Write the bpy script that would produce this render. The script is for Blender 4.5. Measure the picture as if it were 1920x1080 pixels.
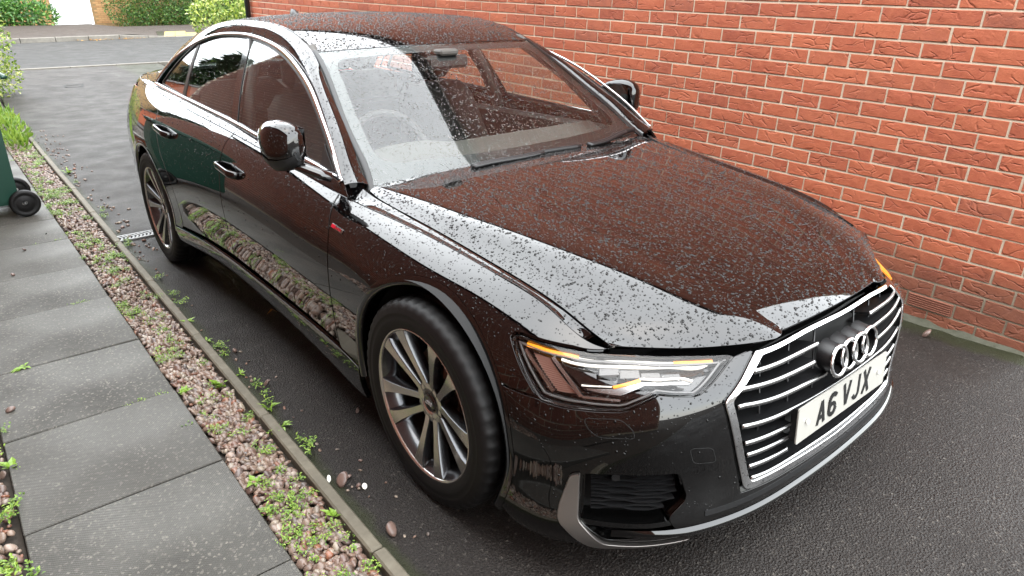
import bpy, math, random
import numpy as np
from mathutils import Vector, Matrix
from mathutils.geometry import delaunay_2d_cdt
SC = bpy.context.scene
COL = SC.collection
for _o in list(bpy.data.objects): bpy.data.objects.remove(_o)
# ---------------------------------------------------------------- camera
CAMLOC = np.array((-1.877645, -1.604234, 1.493499))
CAMROT = np.array(((.7693286, .2513807, -.5873170), (-.6387735, .2881530, -.7133977), (-.0100973, .9239998, .3822597)))
_cd = bpy.data.cameras.new('camera'); _co = bpy.data.objects.new('camera', _cd); COL.objects.link(_co)
_m = Matrix([list(CAMROT[i]) + [CAMLOC[i]] for i in range(3)] + [[0, 0, 0, 1]])
_co.matrix_world = _m
_cd.sensor_width = 36; _cd.lens = 24.6016; _cd.clip_start = .05; _cd.clip_end = 400
SC.camera = _co
# ---------------------------------------------------------------- sky and light: bright overcast
SUN_EL, SUN_ROT = math.radians(72), math.radians(200)
W = bpy.data.worlds.new('World'); SC.world = W; W.use_nodes = True
_nt = W.node_tree; _bg = _nt.nodes['Background']
_sk = _nt.nodes.new('ShaderNodeTexSky'); _sk.sky_type = 'NISHITA'; _sk.sun_disc = False
_sk.sun_elevation = SUN_EL; _sk.sun_rotation = SUN_ROT; _sk.air_density = 1.2; _sk.dust_density = 1.5; _sk.ozone_density = 1.0
_cl = _nt.nodes.new('ShaderNodeMix'); _cl.data_type = 'RGBA'                       # even cloud layer over the clear sky
_cl.inputs[0].default_value = .82; _cl.inputs[7].default_value = (5.2, 5.35, 5.3, 1)
_nt.links.new(_sk.outputs['Color'], _cl.inputs[6]); _nt.links.new(_cl.outputs[2], _bg.inputs['Color'])
_bg.inputs['Strength'].default_value = .15
_sl = bpy.data.lights.new('sun', 'SUN'); _sl.energy = .5; _sl.angle = math.radians(150); _sl.color = (1, .97, .92)
_so = bpy.data.objects.new('sun', _sl); COL.objects.link(_so)
_dir = Vector((math.sin(SUN_ROT)*math.cos(SUN_EL), math.cos(SUN_ROT)*math.cos(SUN_EL), math.sin(SUN_EL)))
_so.rotation_euler = _dir.to_track_quat('Z', 'Y').to_euler()
SC.view_settings.view_transform = 'Standard'; SC.view_settings.look = 'None'; SC.view_settings.gamma = 1
SC.view_settings.use_curve_mapping = False
SC.view_settings.exposure = 3.1
SC.render.engine = 'CYCLES'
SC.cycles.use_denoising = True
SC.cycles.max_bounces = 10; SC.cycles.transparent_max_bounces = 12; SC.cycles.glossy_bounces = 6; SC.cycles.transmission_bounces = 8
SC.cycles.sample_clamp_indirect = 6
SC.cycles.caustics_reflective = False; SC.cycles.caustics_refractive = False
RNG = np.random.default_rng(7)
random.seed(7)
# ---------------------------------------------------------------- helpers
MATS = {}
class NT:
    def __init__(s, name):
        s.m = bpy.data.materials.new(name); s.m.use_nodes = True; s.t = s.m.node_tree; s.t.nodes.clear()
        s.out = s.n('ShaderNodeOutputMaterial'); MATS[name] = s.m
    def n(s, typ, **kw):
        nd = s.t.nodes.new(typ)
        for k, v in kw.items():
            if k.startswith('i_'):
                k = k[2:]; key = int(k) if k.isdigit() else k.replace('_', ' ')
                nd.inputs[key].default_value = v
            else: setattr(nd, k, v)
        return nd
    def l(s, a, b): s.t.links.new(a, b)
    def bsdf(s, **kw):
        b = s.n('ShaderNodeBsdfPrincipled', **kw); s.l(b.outputs[0], s.out.inputs[0]); s.b = b; return b
    def noise(s, scale, detail=4, rough=.55, vec=None, dist=0):
        nd = s.n('ShaderNodeTexNoise', i_Scale=scale, i_Detail=detail, i_Roughness=rough, i_Distortion=dist)
        if vec is not None: s.l(vec, nd.inputs['Vector'])
        return nd.outputs['Fac']
    def ramp(s, fac, stops):
        r = s.n('ShaderNodeValToRGB'); e = r.color_ramp.elements
        while len(e) < len(stops): e.new(.5)
        for el, (p, c) in zip(e, stops):
            el.position = p; el.color = (c, c, c, 1) if np.isscalar(c) else (*c, 1)
        s.l(fac, r.inputs[0]); return r.outputs[0]
    def mix(s, fac, a, b, mode='MIX'):
        x = s.n('ShaderNodeMix', data_type='RGBA', blend_type=mode)
        for v, i in ((fac, 0), (a, 6), (b, 7)):
            if hasattr(v, 'links') or hasattr(v, 'is_linked'): s.l(v, x.inputs[i])
            else: x.inputs[i].default_value = v if (i == 0 or len(v) == 4) else (*v, 1)
        return x.outputs[2]
    def math(s, op, a, b=0.):
        x = s.n('ShaderNodeMath', operation=op)
        for v, i in ((a, 0), (b, 1)):
            if hasattr(v, 'is_linked'): s.l(v, x.inputs[i])
            else: x.inputs[i].default_value = v
        return x.outputs[0]
    def bump(s, h, strength=.5, dist=.01, nrm=None):
        b = s.n('ShaderNodeBump', i_Strength=strength, i_Distance=dist); s.l(h, b.inputs['Height'])
        if nrm is not None: s.l(nrm, b.inputs['Normal'])
        return b.outputs[0]
    def obj(s): return s.n('ShaderNodeTexCoord').outputs['Object']
    def geo(s): return s.n('ShaderNodeNewGeometry')
def simple(name, col, rough=.5, metal=0, **kw):
    t = NT(name); t.bsdf(i_Base_Color=(*col, 1), i_Roughness=rough, i_Metallic=metal, **kw); return t.m
def tag(o, label=None, cat=None, group=None, kind=None):
    for k, v in (('label', label), ('category', cat), ('group', group), ('kind', kind)):
        if v: o[k] = v
    return o
def empty(name, parent=None, loc=(0, 0, 0), rot=(0, 0, 0)):
    o = bpy.data.objects.new(name, None); COL.objects.link(o); o.location = loc; o.rotation_euler = rot
    o.empty_display_size = .1; o.parent = parent; return o
def obj(name, data, parent=None):
    o = bpy.data.objects.new(name, data); COL.objects.link(o); o.parent = parent; return o
def mesh(name, v, f, mats, parent=None, smooth=True, nrm=None, mi=None, mode='obj'):
    me = bpy.data.meshes.new(name)
    me.from_pydata(np.asarray(v, float).tolist(), [], [list(map(int, q)) for q in f]); 
    for m in (mats if isinstance(mats, (list, tuple)) else [mats]): me.materials.append(MATS[m] if isinstance(m, str) else m)
    if smooth is True: me.polygons.foreach_set('use_smooth', np.ones(len(me.polygons), bool))
    elif smooth is not False and smooth is not None: me.polygons.foreach_set('use_smooth', np.asarray(smooth, bool))
    if mi is not None: me.polygons.foreach_set('material_index', np.asarray(mi, np.int32))
    me.update()
    if nrm is not None: me.normals_split_custom_set_from_vertices(np.asarray(nrm, float).tolist())
    return obj(name, me, parent) if mode == 'obj' else me
class MB:
    """collects shapes into one mesh"""
    def __init__(s): s.v = []; s.f = []; s.mi = []; s.k = 0; s.sm = []
    def add(s, v, f, mi=0, sm=True):
        v = np.asarray(v, float); s.v.append(v)
        for q in f: s.f.append([int(i) + s.k for i in q]); s.mi.append(mi); s.sm.append(sm)
        s.k += len(v); return s
    def box(s, a, b, mi=0, bev=0):
        a, b = np.minimum(a, b), np.maximum(a, b)
        if bev <= 0:
            v = [(x, y, z) for z in (a[2], b[2]) for y in (a[1], b[1]) for x in (a[0], b[0])]
            f = [(0, 2, 3, 1), (4, 5, 7, 6), (0, 1, 5, 4), (2, 6, 7, 3), (0, 4, 6, 2), (1, 3, 7, 5)]
            return s.add(v, f, mi, False)
        v = []; 
        for z, zi in ((a[2], 1), (b[2], -1)):
            for y, yi in ((a[1], 1), (b[1], -1)):
                for x, xi in ((a[0], 1), (b[0], -1)):
                    v += [(x, y+yi*bev, z+zi*bev), (x+xi*bev, y, z+zi*bev), (x+xi*bev, y+yi*bev, z)]
        i = lambda x, y, z, k: (z*4+y*2+x)*3+k
        f = [[i(0,0,0,0), i(0,0,1,0), i(0,1,1,0), i(0,1,0,0)], [i(1,0,0,0), i(1,1,0,0), i(1,1,1,0), i(1,0,1,0)],
             [i(0,0,0,1), i(1,0,0,1), i(1,0,1,1), i(0,0,1,1)], [i(0,1,0,1), i(0,1,1,1), i(1,1,1,1), i(1,1,0,1)],
             [i(0,0,0,2), i(0,1,0,2), i(1,1,0,2), i(1,0,0,2)], [i(0,0,1,2), i(1,0,1,2), i(1,1,1,2), i(0,1,1,2)]]
        for p in (0, 1):
            for q in (0, 1):
                e = [i(p,q,0,0), i(p,q,0,1), i(p,q,1,1), i(p,q,1,0)]; f.append(e if (p+q) % 2 == 0 else e[::-1])
                e = [i(p,0,q,0), i(p,0,q,2), i(p,1,q,2), i(p,1,q,0)]; f.append(e[::-1] if (p+q) % 2 == 0 else e)
                e = [i(0,p,q,1), i(0,p,q,2), i(1,p,q,2), i(1,p,q,1)]; f.append(e if (p+q) % 2 == 0 else e[::-1])
                for r in (0, 1):
                    e = [i(p,q,r,0), i(p,q,r,1), i(p,q,r,2)]; f.append(e if (p+q+r) % 2 == 1 else e[::-1])
        return s.add(v, f, mi, False)
    def tube(s, pts, r, n=8, mi=0, closed=False, caps=True, flat=(1, 1), up=None):
        p = np.asarray(pts, float); m = len(p); r = np.broadcast_to(np.asarray(r, float), (m,))
        if closed: t = np.roll(p, -1, 0) - np.roll(p, 1, 0)
        else: t = np.gradient(p, axis=0)
        t /= np.linalg.norm(t, axis=1)[:, None] + 1e-12
        u = np.array((0, 0, 1.)) if up is None else np.asarray(up, float)
        if up is None and abs(t[0] @ u) > .9: u = np.array((1., 0, 0))
        V = []
        prev = None
        for i in range(m):
            ui = u if up is None or np.ndim(up) == 1 else u[i]
            if prev is not None and up is None: ui = prev
            a = ui - (ui @ t[i])*t[i]; a /= np.linalg.norm(a)+1e-12; prev = a; b = np.cross(t[i], a)
            for k in range(n):
                th = 2*math.pi*(k+.5)/n
                V.append(p[i] + r[i]*(flat[0]*math.cos(th)*a + flat[1]*math.sin(th)*b))
        F = []
        for i in range(m if closed else m-1):
            j = (i+1) % m
            for k in range(n): F.append((i*n+k, i*n+(k+1) % n, j*n+(k+1) % n, j*n+k))
        if caps and not closed: F += [tuple(range(n))[::-1], tuple((m-1)*n+k for k in range(n))]
        return s.add(V, F, mi)
    def lathe(s, prof, axis=0, n=48, mi=None, c=(0, 0, 0), a0=0, a1=2*math.pi):
        """prof: (axial, radius); axis index"""
        full = abs(a1-a0-2*math.pi) < 1e-6; th = np.linspace(a0, a1, n, endpoint=not full)
        P = np.asarray(prof, float); V = []
        o = [i for i in range(3) if i != axis]
        for t in th:
            q = np.zeros((len(P), 3)); q[:, axis] = P[:, 0]; q[:, o[0]] = P[:, 1]*math.cos(t); q[:, o[1]] = P[:, 1]*math.sin(t); V.append(q+c)
        m = len(P); F = []; MI = []
        for i in range(n if full else n-1):
            j = (i+1) % n
            for k in range(m-1): F.append((i*m+k, i*m+k+1, j*m+k+1, j*m+k)); MI.append(0 if mi is None else mi[k])
        s.v.append(np.concatenate(V))
        for q, w in zip(F, MI): s.f.append([a+s.k for a in q]); s.mi.append(w); s.sm.append(True)
        s.k += len(V)*m; return s
    def prism(s, poly, d0, d1, to3, mi=0, sm=False):
        """extrude a 2D polygon between depths d0,d1; to3(a,b,d)->xyz"""
        n = len(poly); v = [to3(a, b, d0) for a, b in poly] + [to3(a, b, d1) for a, b in poly]
        f = [tuple(range(n)), tuple(range(n, 2*n))[::-1]] + [((i+1) % n, i, n+i, n+(i+1) % n) for i in range(n)]
        return s.add(v, f, mi, sm)
    def build(s, name, mats, parent=None, fixn=True, mode='obj'):
        v = np.concatenate(s.v); o = mesh(name, v, s.f, mats, parent, smooth=s.sm, mi=s.mi, mode=mode)
        if fixn:
            import bmesh
            me = o if mode != 'obj' else o.data
            b = bmesh.new(); b.from_mesh(me); bmesh.ops.recalc_face_normals(b, faces=b.faces); b.to_mesh(me); b.free()
        return o
def autosmooth(o, ang=35):
    o.data.set_sharp_from_angle(angle=math.radians(ang)); return o
def dup(o, parent=None):
    c = o.copy(); COL.objects.link(c); c.parent = parent if parent is not None else o.parent
    for ch in list(o.children): dup(ch, c)
    return c
# ---- panels: a polygon in a surface's parameter space becomes a real sheet with rolled edge and flange
def dens(poly, step, closed=True):
    P = np.asarray(poly, float); out = []
    n = len(P)
    for i in range(n if closed else n-1):
        a, b = P[i], P[(i+1) % n]; k = max(1, int(math.ceil(np.linalg.norm(b-a)/step)))
        for j in range(k): out.append(a+(b-a)*j/k)
    if not closed: out.append(P[-1])
    return np.array(out)
def smoothline(pts, n=40):
    P = np.asarray(pts, float); d = np.r_[0, np.cumsum(np.linalg.norm(np.diff(P, axis=0), axis=1))]
    return basis(d, np.linspace(0, d[-1], n)) @ P
def roundpoly(poly, r, k=5):
    """round the corners of a polygon; r scalar or per vertex"""
    P = np.asarray(poly, float); n = len(P); r = np.broadcast_to(r, (n,)); out = []
    for i in range(n):
        a, b, c = P[i-1], P[i], P[(i+1) % n]; u = a-b; w = c-b; lu, lw = np.linalg.norm(u), np.linalg.norm(w)
        d = min(r[i], .45*lu, .45*lw)
        if d < 1e-6: out.append(b); continue
        p0, p1 = b+u/lu*d, b+w/lw*d
        for t in np.linspace(0, 1, k): out.append((1-t)**2*p0+2*t*(1-t)*b+t*t*p1)
    return np.array(out)
def inside(P, poly):
    x, y = P[:, 0], P[:, 1]; r = np.zeros(len(P), bool); n = len(poly)
    for i in range(n):
        x0, y0 = poly[i]; x1, y1 = poly[(i+1) % n]
        if y0 == y1: continue
        c = ((y0 > y) != (y1 > y)) & (x < (x1-x0)*(y-y0)/(y1-y0)+x0); r ^= c
    return r
def segdist(P, poly):
    d = np.full(len(P), 9.)
    for i in range(len(poly)):
        a, b = poly[i], poly[(i+1) % len(poly)]; ab = b-a; t = np.clip(((P-a)@ab)/(ab@ab+1e-12), 0, 1)
        d = np.minimum(d, np.linalg.norm(P-(a+t[:, None]*ab), axis=1))
    return d
def shrink(poly, d):
    """offset inward (towards the polygon's inside) by d"""
    P = np.asarray(poly); n = len(P); A = .5*np.sum(P[:, 0]*np.roll(P[:, 1], -1)-np.roll(P[:, 0], -1)*P[:, 1]); sg = 1 if A > 0 else -1
    e = np.roll(P, -1, 0)-P; e /= np.linalg.norm(e, axis=1)[:, None]+1e-12; nn = np.c_[-e[:, 1], e[:, 0]]*sg
    m = nn+np.roll(nn, 1, 0); l = (m*m).sum(1); return P+m*(2*d/np.maximum(l, .6))[:, None]
PANELS = {}
def panel(name, S, outer, holes=(), mats='paint', parent=None, sp=.03, step=.012, off=0., flange=.012, bev=.0025, mirror=False, spv=None, store=None, lip=.006, dome=None):
    out = dens(outer, step); hs = [dens(h, step) for h in holes]
    loops = [out]+hs
    ins = [shrink(out, bev)]+[shrink(h, -bev) for h in hs]
    lo, hi = out.min(0), out.max(0); spv = spv or sp
    gu, gv = np.meshgrid(np.arange(lo[0]+sp*.5, hi[0], sp), np.arange(lo[1]+spv*.5, hi[1], spv)); G = np.c_[gu.ravel(), gv.ravel()]
    k = inside(G, ins[0])
    for h in ins[1:]: k &= ~inside(G, h)
    G = G[k]
    for l in ins: G = G[segdist(G, l) > min(sp, spv)*.35]
    P2 = list(ins); ed = []; s0 = 0
    for l in ins:
        n = len(l); ed += [(s0+i, s0+(i+1) % n) for i in range(n)]; s0 += n
    V2 = np.concatenate(ins+[G]) if len(G) else np.concatenate(ins)
    r = delaunay_2d_cdt([Vector(q) for q in V2.tolist()], ed, [], 0, 1e-7)
    v2 = np.array([tuple(q) for q in r[0]]); tri = np.array(r[2]); ce = v2[tri].mean(1)
    k = inside(ce, ins[0])
    for h in ins[1:]: k &= ~inside(ce, h)
    tri = tri[k]
    N = S.nrm(v2[:, 0], v2[:, 1]); V = S.pos(v2[:, 0], v2[:, 1])+N*off
    if dome is not None:
        dm = np.min([segdist(v2, l) for l in ins], axis=0); V = V+N*(dome(dm))[:, None]
    fn = np.cross(V[tri[:, 1]]-V[tri[:, 0]], V[tri[:, 2]]-V[tri[:, 0]]); fl = (fn*N[tri[:, 0]]).sum(1) < 0
    tri[fl] = tri[fl][:, ::-1]
    Vs, Ns, F = [V], [N], [tuple(t) for t in tri]; base = len(V)
    for li, (l, i_) in enumerate(zip(loops, ins)):
        n = len(l); Na = S.nrm(i_[:, 0], i_[:, 1]); A = S.pos(i_[:, 0], i_[:, 1])+Na*off
        Nb = S.nrm(l[:, 0], l[:, 1]); B = S.pos(l[:, 0], l[:, 1])+Nb*(off-bev*.9)
        o = B-A; o /= np.linalg.norm(o, axis=1)[:, None]+1e-9
        C = B-Nb*flange
        D = C+o*lip
        nb = Nb*.35+o; nb /= np.linalg.norm(nb, axis=1)[:, None]
        rings = [A, B, B, C, C, D]; rn = [Na, nb, o, o, Nb, Nb]
        for q, w in zip(rings, rn): Vs.append(q); Ns.append(w)
        for k0 in (0, 2, 4):
            a0 = base+k0*n; b0 = base+(k0+1)*n; X, Y = rings[k0], rings[k0+1]
            fl = (np.cross(np.roll(X, -1, 0)-X, Y-X)*rn[k0+1]).sum(1).sum() < 0
            for i in range(n):
                j = (i+1) % n; q = (a0+i, a0+j, b0+j, b0+i)
                F.append(q[::-1] if fl else q)
        base += 6*n
    V = np.concatenate(Vs); N = np.concatenate(Ns)
    if mirror: V = V*[-1, 1, 1]; N = N*[-1, 1, 1]; F = [q[::-1] for q in F]
    o = mesh(name, V, F, mats, parent, nrm=N)
    nt = len(tri)
    if store: PANELS.setdefault(store, []).append((V, np.array([F[i] for i in range(nt)]), N))
    return o
#==GEOM  (car frame: x right-hand side negative, y rearward, z up, front axle at y=0)
def _m2(k):
    n=len(k);h=np.diff(k);A=np.eye(n);B=np.zeros((n,n))
    for i in range(1,n-1):
        A[i,i-1]=h[i-1];A[i,i]=2*(h[i-1]+h[i]);A[i,i+1]=h[i]
        B[i,i-1]+=6/h[i-1];B[i,i]-=6/h[i-1]+6/h[i];B[i,i+1]+=6/h[i]
    return np.linalg.solve(A,B)
def basis(k,t,br=()):
    k=np.asarray(k,float);t=np.asarray(t,float).ravel();n=len(k);W=np.zeros((len(t),n))
    ends=[0]+list(br)+[n-1]
    for s,(a,b) in enumerate(zip(ends[:-1],ends[1:])):
        kk=k[a:b+1]
        m=np.ones(len(t),bool)
        if s>0: m&=t>k[a]
        if s<len(ends)-2: m&=t<=k[b]
        if not m.any(): continue
        M=_m2(kk);tt=t[m];tc=np.clip(tt,kk[0],kk[-1])
        i=np.clip(np.searchsorted(kk,tc)-1,0,len(kk)-2);h=kk[i+1]-kk[i];A=(kk[i+1]-tc)/h;B=1-A
        I=np.eye(len(kk))
        w=A[:,None]*I[i]+B[:,None]*I[i+1]+((A**3-A)*h*h/6)[:,None]*M[i]+((B**3-B)*h*h/6)[:,None]*M[i+1]
        dv=(I[i+1]-I[i])/h[:,None]-((3*A*A-1)*h/6)[:,None]*M[i]+((3*B*B-1)*h/6)[:,None]*M[i+1]
        w=w+dv*(tt-tc)[:,None]
        W[np.ix_(m,range(a,b+1))]=w
    return W
class Surf:
    def __init__(s,P,bu=(),bv=(),flip=1,uk=None,vk=None):
        s.P=np.asarray(P,float);s.bu=bu;s.bv=bv;s.flip=flip
        if uk is None:
            d=np.linalg.norm(np.diff(s.P,axis=1),axis=2).mean(0);uk=np.r_[0,np.cumsum(d)]
        if vk is None:
            d=np.linalg.norm(np.diff(s.P,axis=0),axis=2).mean(1);vk=np.r_[0,np.cumsum(d)]
        s.uk=np.asarray(uk);s.vk=np.asarray(vk)
    def pos(s,u,v):
        return np.einsum('nr,nc,rcx->nx',basis(s.vk,v,s.bv),basis(s.uk,u,s.bu),s.P)
    def nrm(s,u,v):
        e=2e-4;u=np.asarray(u,float).ravel();v=np.asarray(v,float).ravel()
        a=s.pos(u+e,v)-s.pos(u-e,v);b=s.pos(u,v+e)-s.pos(u,v-e)
        n=np.cross(a,b);n/=np.linalg.norm(n,axis=1)[:,None]+1e-12
        return n*s.flip
# lower body: columns run from the middle of the front round the side to the middle of the rear; rows from the sill up to the shoulder crease
_C=[
[(0,-.82,.135),(0,-.845,.175),(0,-.842,.28),(0,-.84,.42),(0,-.835,.54),(0,-.823,.63),(0,-.80,.668)],
[(.2,-.815,.135),(.2,-.84,.175),(.2,-.836,.28),(.2,-.834,.42),(.2,-.828,.54),(.195,-.812,.625),(.19,-.788,.664)],
[(.385,-.80,.135),(.39,-.822,.175),(.39,-.818,.28),(.39,-.813,.42),(.385,-.805,.54),(.38,-.785,.612),(.372,-.757,.65)],
[(.515,-.765,.135),(.52,-.79,.175),(.515,-.785,.28),(.515,-.783,.42),(.51,-.773,.54),(.49,-.742,.602),(.47,-.69,.648)],
[(.65,-.70,.135),(.655,-.727,.175),(.65,-.72,.28),(.645,-.72,.42),(.63,-.71,.53),(.60,-.678,.60),(.56,-.625,.65)],
[(.75,-.62,.135),(.755,-.64,.175),(.75,-.635,.28),(.745,-.63,.42),(.725,-.622,.53),(.69,-.595,.607),(.645,-.555,.66)],
[(.835,-.53,.135),(.84,-.545,.175),(.83,-.54,.28),(.825,-.53,.42),(.80,-.525,.53),(.765,-.51,.625),(.708,-.487,.682)],
[(.885,-.40,.14),(.895,-.405,.18),(.89,-.40,.29),(.885,-.40,.44),(.858,-.395,.57),(.81,-.39,.675),(.729,-.375,.735)],
[(.91,-.22,.145),(.92,-.22,.19),(.92,-.22,.31),(.915,-.22,.48),(.885,-.22,.63),(.822,-.22,.735),(.743,-.22,.772)],
[(.915,0,.155),(.93,0,.20),(.935,0,.33),(.935,0,.52),(.905,0,.68),(.838,0,.775),(.757,0,.803)],
[(.90,.25,.165),(.92,.25,.21),(.93,.25,.34),(.935,.25,.54),(.915,.25,.71),(.854,.25,.808),(.78,.25,.832)],
[(.895,.5,.18),(.912,.5,.24),(.92,.5,.36),(.93,.5,.56),(.912,.5,.73),(.868,.5,.828),(.814,.5,.858)],
[(.86,.9,.195),(.90,.9,.26),(.915,.9,.38),(.93,.9,.58),(.914,.9,.76),(.876,.9,.862),(.836,.9,.90)],
[(.82,1.4,.20),(.885,1.4,.27),(.912,1.4,.39),(.93,1.4,.60),(.915,1.4,.785),(.876,1.4,.90),(.838,1.4,.942)],
[(.81,2.0,.20),(.885,2.0,.27),(.912,2.0,.39),(.93,2.0,.61),(.915,2.0,.80),(.872,2.0,.925),(.83,2.0,.974)],
[(.85,2.5,.195),(.91,2.5,.25),(.925,2.5,.37),(.935,2.5,.61),(.92,2.5,.815),(.868,2.5,.945),(.816,2.5,.998)],
[(.89,2.92,.20),(.92,2.92,.24),(.93,2.92,.35),(.935,2.92,.61),(.92,2.92,.82),(.86,2.92,.955),(.797,2.92,1.020)],
[(.87,3.3,.20),(.895,3.3,.25),(.905,3.3,.36),(.91,3.3,.61),(.893,3.3,.82),(.832,3.3,.965),(.765,3.3,1.038)],
[(.82,3.57,.21),(.85,3.6,.26),(.86,3.62,.37),(.86,3.62,.61),(.843,3.6,.82),(.787,3.58,.97),(.725,3.55,1.048)],
[(.72,3.80,.22),(.75,3.84,.27),(.765,3.87,.38),(.765,3.87,.61),(.748,3.83,.82),(.703,3.79,.97),(.65,3.74,1.055)],
[(.53,3.9,.22),(.55,3.95,.27),(.56,3.98,.38),(.56,3.98,.61),(.55,3.93,.82),(.525,3.9,.97),(.495,3.85,1.06)],
[(.28,3.94,.22),(.29,3.99,.27),(.29,4.02,.38),(.29,4.02,.61),(.29,3.97,.82),(.28,3.945,.97),(.27,3.9,1.066)],
[(0,3.95,.22),(0,4.0,.27),(0,4.03,.38),(0,4.03,.61),(0,3.98,.82),(0,3.955,.97),(0,3.912,1.068)]]
_S=np.array(_C).transpose(1,0,2)                      # rows x cols x 3, +x
_full=np.concatenate([(_S*[1,1,1])[:,:0:-1],_S*[-1,1,1]],axis=1)
_d=np.linalg.norm(np.diff(_S[3],axis=0),axis=1);_u=np.r_[0,np.cumsum(_d)]
SHELL=Surf(_full,uk=np.r_[-_u[:0:-1],_u],flip=-1)      # u>0 is the car's right-hand side (x<0)
SU=_u
def shell_u(y):                                        # u where the right side has this y (side only)
    return np.interp(y,_S[3][7:19,1],_u[7:19])
# fender top strip (crease to bonnet gap) and door top strip (crease to window trim)
SHUT=np.array([(.695,-.54,.677),(.698,-.476,.704),(.70,-.394,.729),(.703,-.265,.757),(.708,-.127,.778),(.714,.08,.806),(.721,.191,.822),(.731,.305,.838),(.741,.425,.856),(.748,.527,.875),(.752,.575,.890),(.752,.62,.898),(.750,.70,.912)])
def _crease(y):                                        # shoulder crease at a given y (side)
    r=_S[6][6:19];return np.c_[np.interp(y,r[:,1],r[:,0]),y,np.interp(y,r[:,1],r[:,2])]
_ys=SHUT[:,1]
_cu=basis(_S[6][4:20,1],_ys)@_S[6][4:20]
_w=np.array([0,.33,.52,.70,1.])
_ft=[]
for f,dz in zip(_w,[0,-.0045,-.0055,-.002,0]):
    _ft.append((_cu*(1-f)+SHUT*f)+np.array([0,0,dz])*np.interp(np.arange(len(_ys)),[0,1,5,7,9,13],[.12,.2,1,.8,0,0])[:,None])
FTOP=Surf(np.array(_ft)*[-1,1,1],flip=-1)
BELT=np.array([(.811,.56,.903),(.808,.606,.908),(.799,.897,.932),(.787,1.45,.958),(.780,1.588,.972),(.768,2.1,1.003),(.758,2.6,1.026),(.749,3.02,1.036),(.735,3.2,1.046),(.700,3.45,1.052),(.66,3.62,1.056)])
_yb=BELT[:,1];_cb=basis(_S[6][4:20,1],_yb)@_S[6][4:20]
DTOP=Surf(np.array([_cb,_cb*.55+BELT*.45+[0,0,.004],BELT])*[-1,1,1],flip=-1)
# bonnet, full width
_H=[((0,-.792,.679),(.37,-.753,.660),(.53,-.650,.659),(.690,-.550,.680)),
((0,-.70,.726),(.43,-.655,.708),(.57,-.57,.705),(.694,-.476,.700)),
((0,-.55,.770),(.485,-.53,.750),(.60,-.465,.738),(.697,-.394,.727)),
((0,-.35,.813),(.545,-.34,.797),(.626,-.30,.777),(.700,-.265,.755)),
((0,-.1,.851),(.595,-.097,.830),(.652,-.08,.807),(.705,-.06,.784)),
((0,.15,.880),(.632,.15,.851),(.677,.15,.833),(.715,.15,.814)),
((0,.35,.897),(.657,.34,.866),(.698,.337,.853),(.730,.335,.840)),
((0,.50,.906),(.68,.50,.880),(.714,.49,.872),(.742,.48,.862)),
((0,.585,.910),(.695,.61,.890),(.724,.60,.886),(.748,.585,.884))]
_hp=[]
for c,k,m,s in _H:
    c,k,m,s=map(np.array,(c,k,m,s))
    h=[]
    for f in (.35,.7): 
        a=c+(k-c)*f;a[2]=c[2]+(k[2]-c[2])*f**1.8;a[1]=c[1]+(k[1]-c[1])*f**2;h.append(a)
    R=[c,h[0],h[1],k,m,s];fl=np.array([-1,1,1])
    _hp.append([q for q in R[:0:-1]]+[q*fl for q in R])
HOOD=Surf(np.array(_hp),bu=(3,7),flip=-1)
# windscreen, roof, rear window, full width
_T=[((0,.44,.845),(.745,.545,.842)),((0,.53,.902),(.715,.60,.902)),((0,.70,1.010),(.683,.745,1.002)),((0,.95,1.165),(.638,.945,1.130)),((0,1.19,1.306),(.580,1.226,1.298)),((0,1.35,1.370),(.577,1.40,1.360)),
((0,1.60,1.415),(.578,1.62,1.398)),((0,1.9,1.434),(.577,1.9,1.409)),((0,2.3,1.427),(.570,2.3,1.399)),((0,2.65,1.395),(.556,2.62,1.362)),((0,2.82,1.365),(.552,2.75,1.335)),
((0,3.1,1.265),(.572,3.0,1.245)),((0,3.4,1.145),(.61,3.27,1.13)),((0,3.54,1.102),(.655,3.46,1.075)),((0,3.70,1.093),(.655,3.60,1.066)),((0,3.86,1.085),(.56,3.80,1.066))]
_tp=[]
for c,e in _T:
    c,e=np.array(c),np.array(e);r=[];e[0]-=np.interp(e[1],[1.1,1.5,2.6,3.0],[0,.014,.014,0])
    for f in (0,.3,.6,.82,1):
        a=c+(e-c)*f;a[1]=c[1]+(e[1]-c[1])*f*f;a[2]=c[2]+(e[2]-c[2])*f**2.3;r.append(a)
    _tp.append([q for q in r[:0:-1]]+[q*np.array([-1,1,1]) for q in r])
TOP=Surf(np.array(_tp),flip=-1)
# side glass sheet, parameters are (y,z) directly
class Side:
    flip=1
    def x(s,y,z): return .813-.48*(z-.92)+.02*np.sin(np.pi*np.clip((z-.9)/.47,0,1))-.012*np.clip((y-2.2),0,3)**2
    def pos(s,u,v): u=np.asarray(u,float).ravel();v=np.asarray(v,float).ravel();return np.c_[-s.x(u,v),u,v]
    def nrm(s,u,v):
        e=2e-4;u=np.asarray(u,float).ravel();v=np.asarray(v,float).ravel()
        a=s.pos(u+e,v)-s.pos(u-e,v);b=s.pos(u,v+e)-s.pos(u,v-e);n=np.cross(b,a);n/=np.linalg.norm(n,axis=1)[:,None];return n
GLASS=Side()
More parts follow.
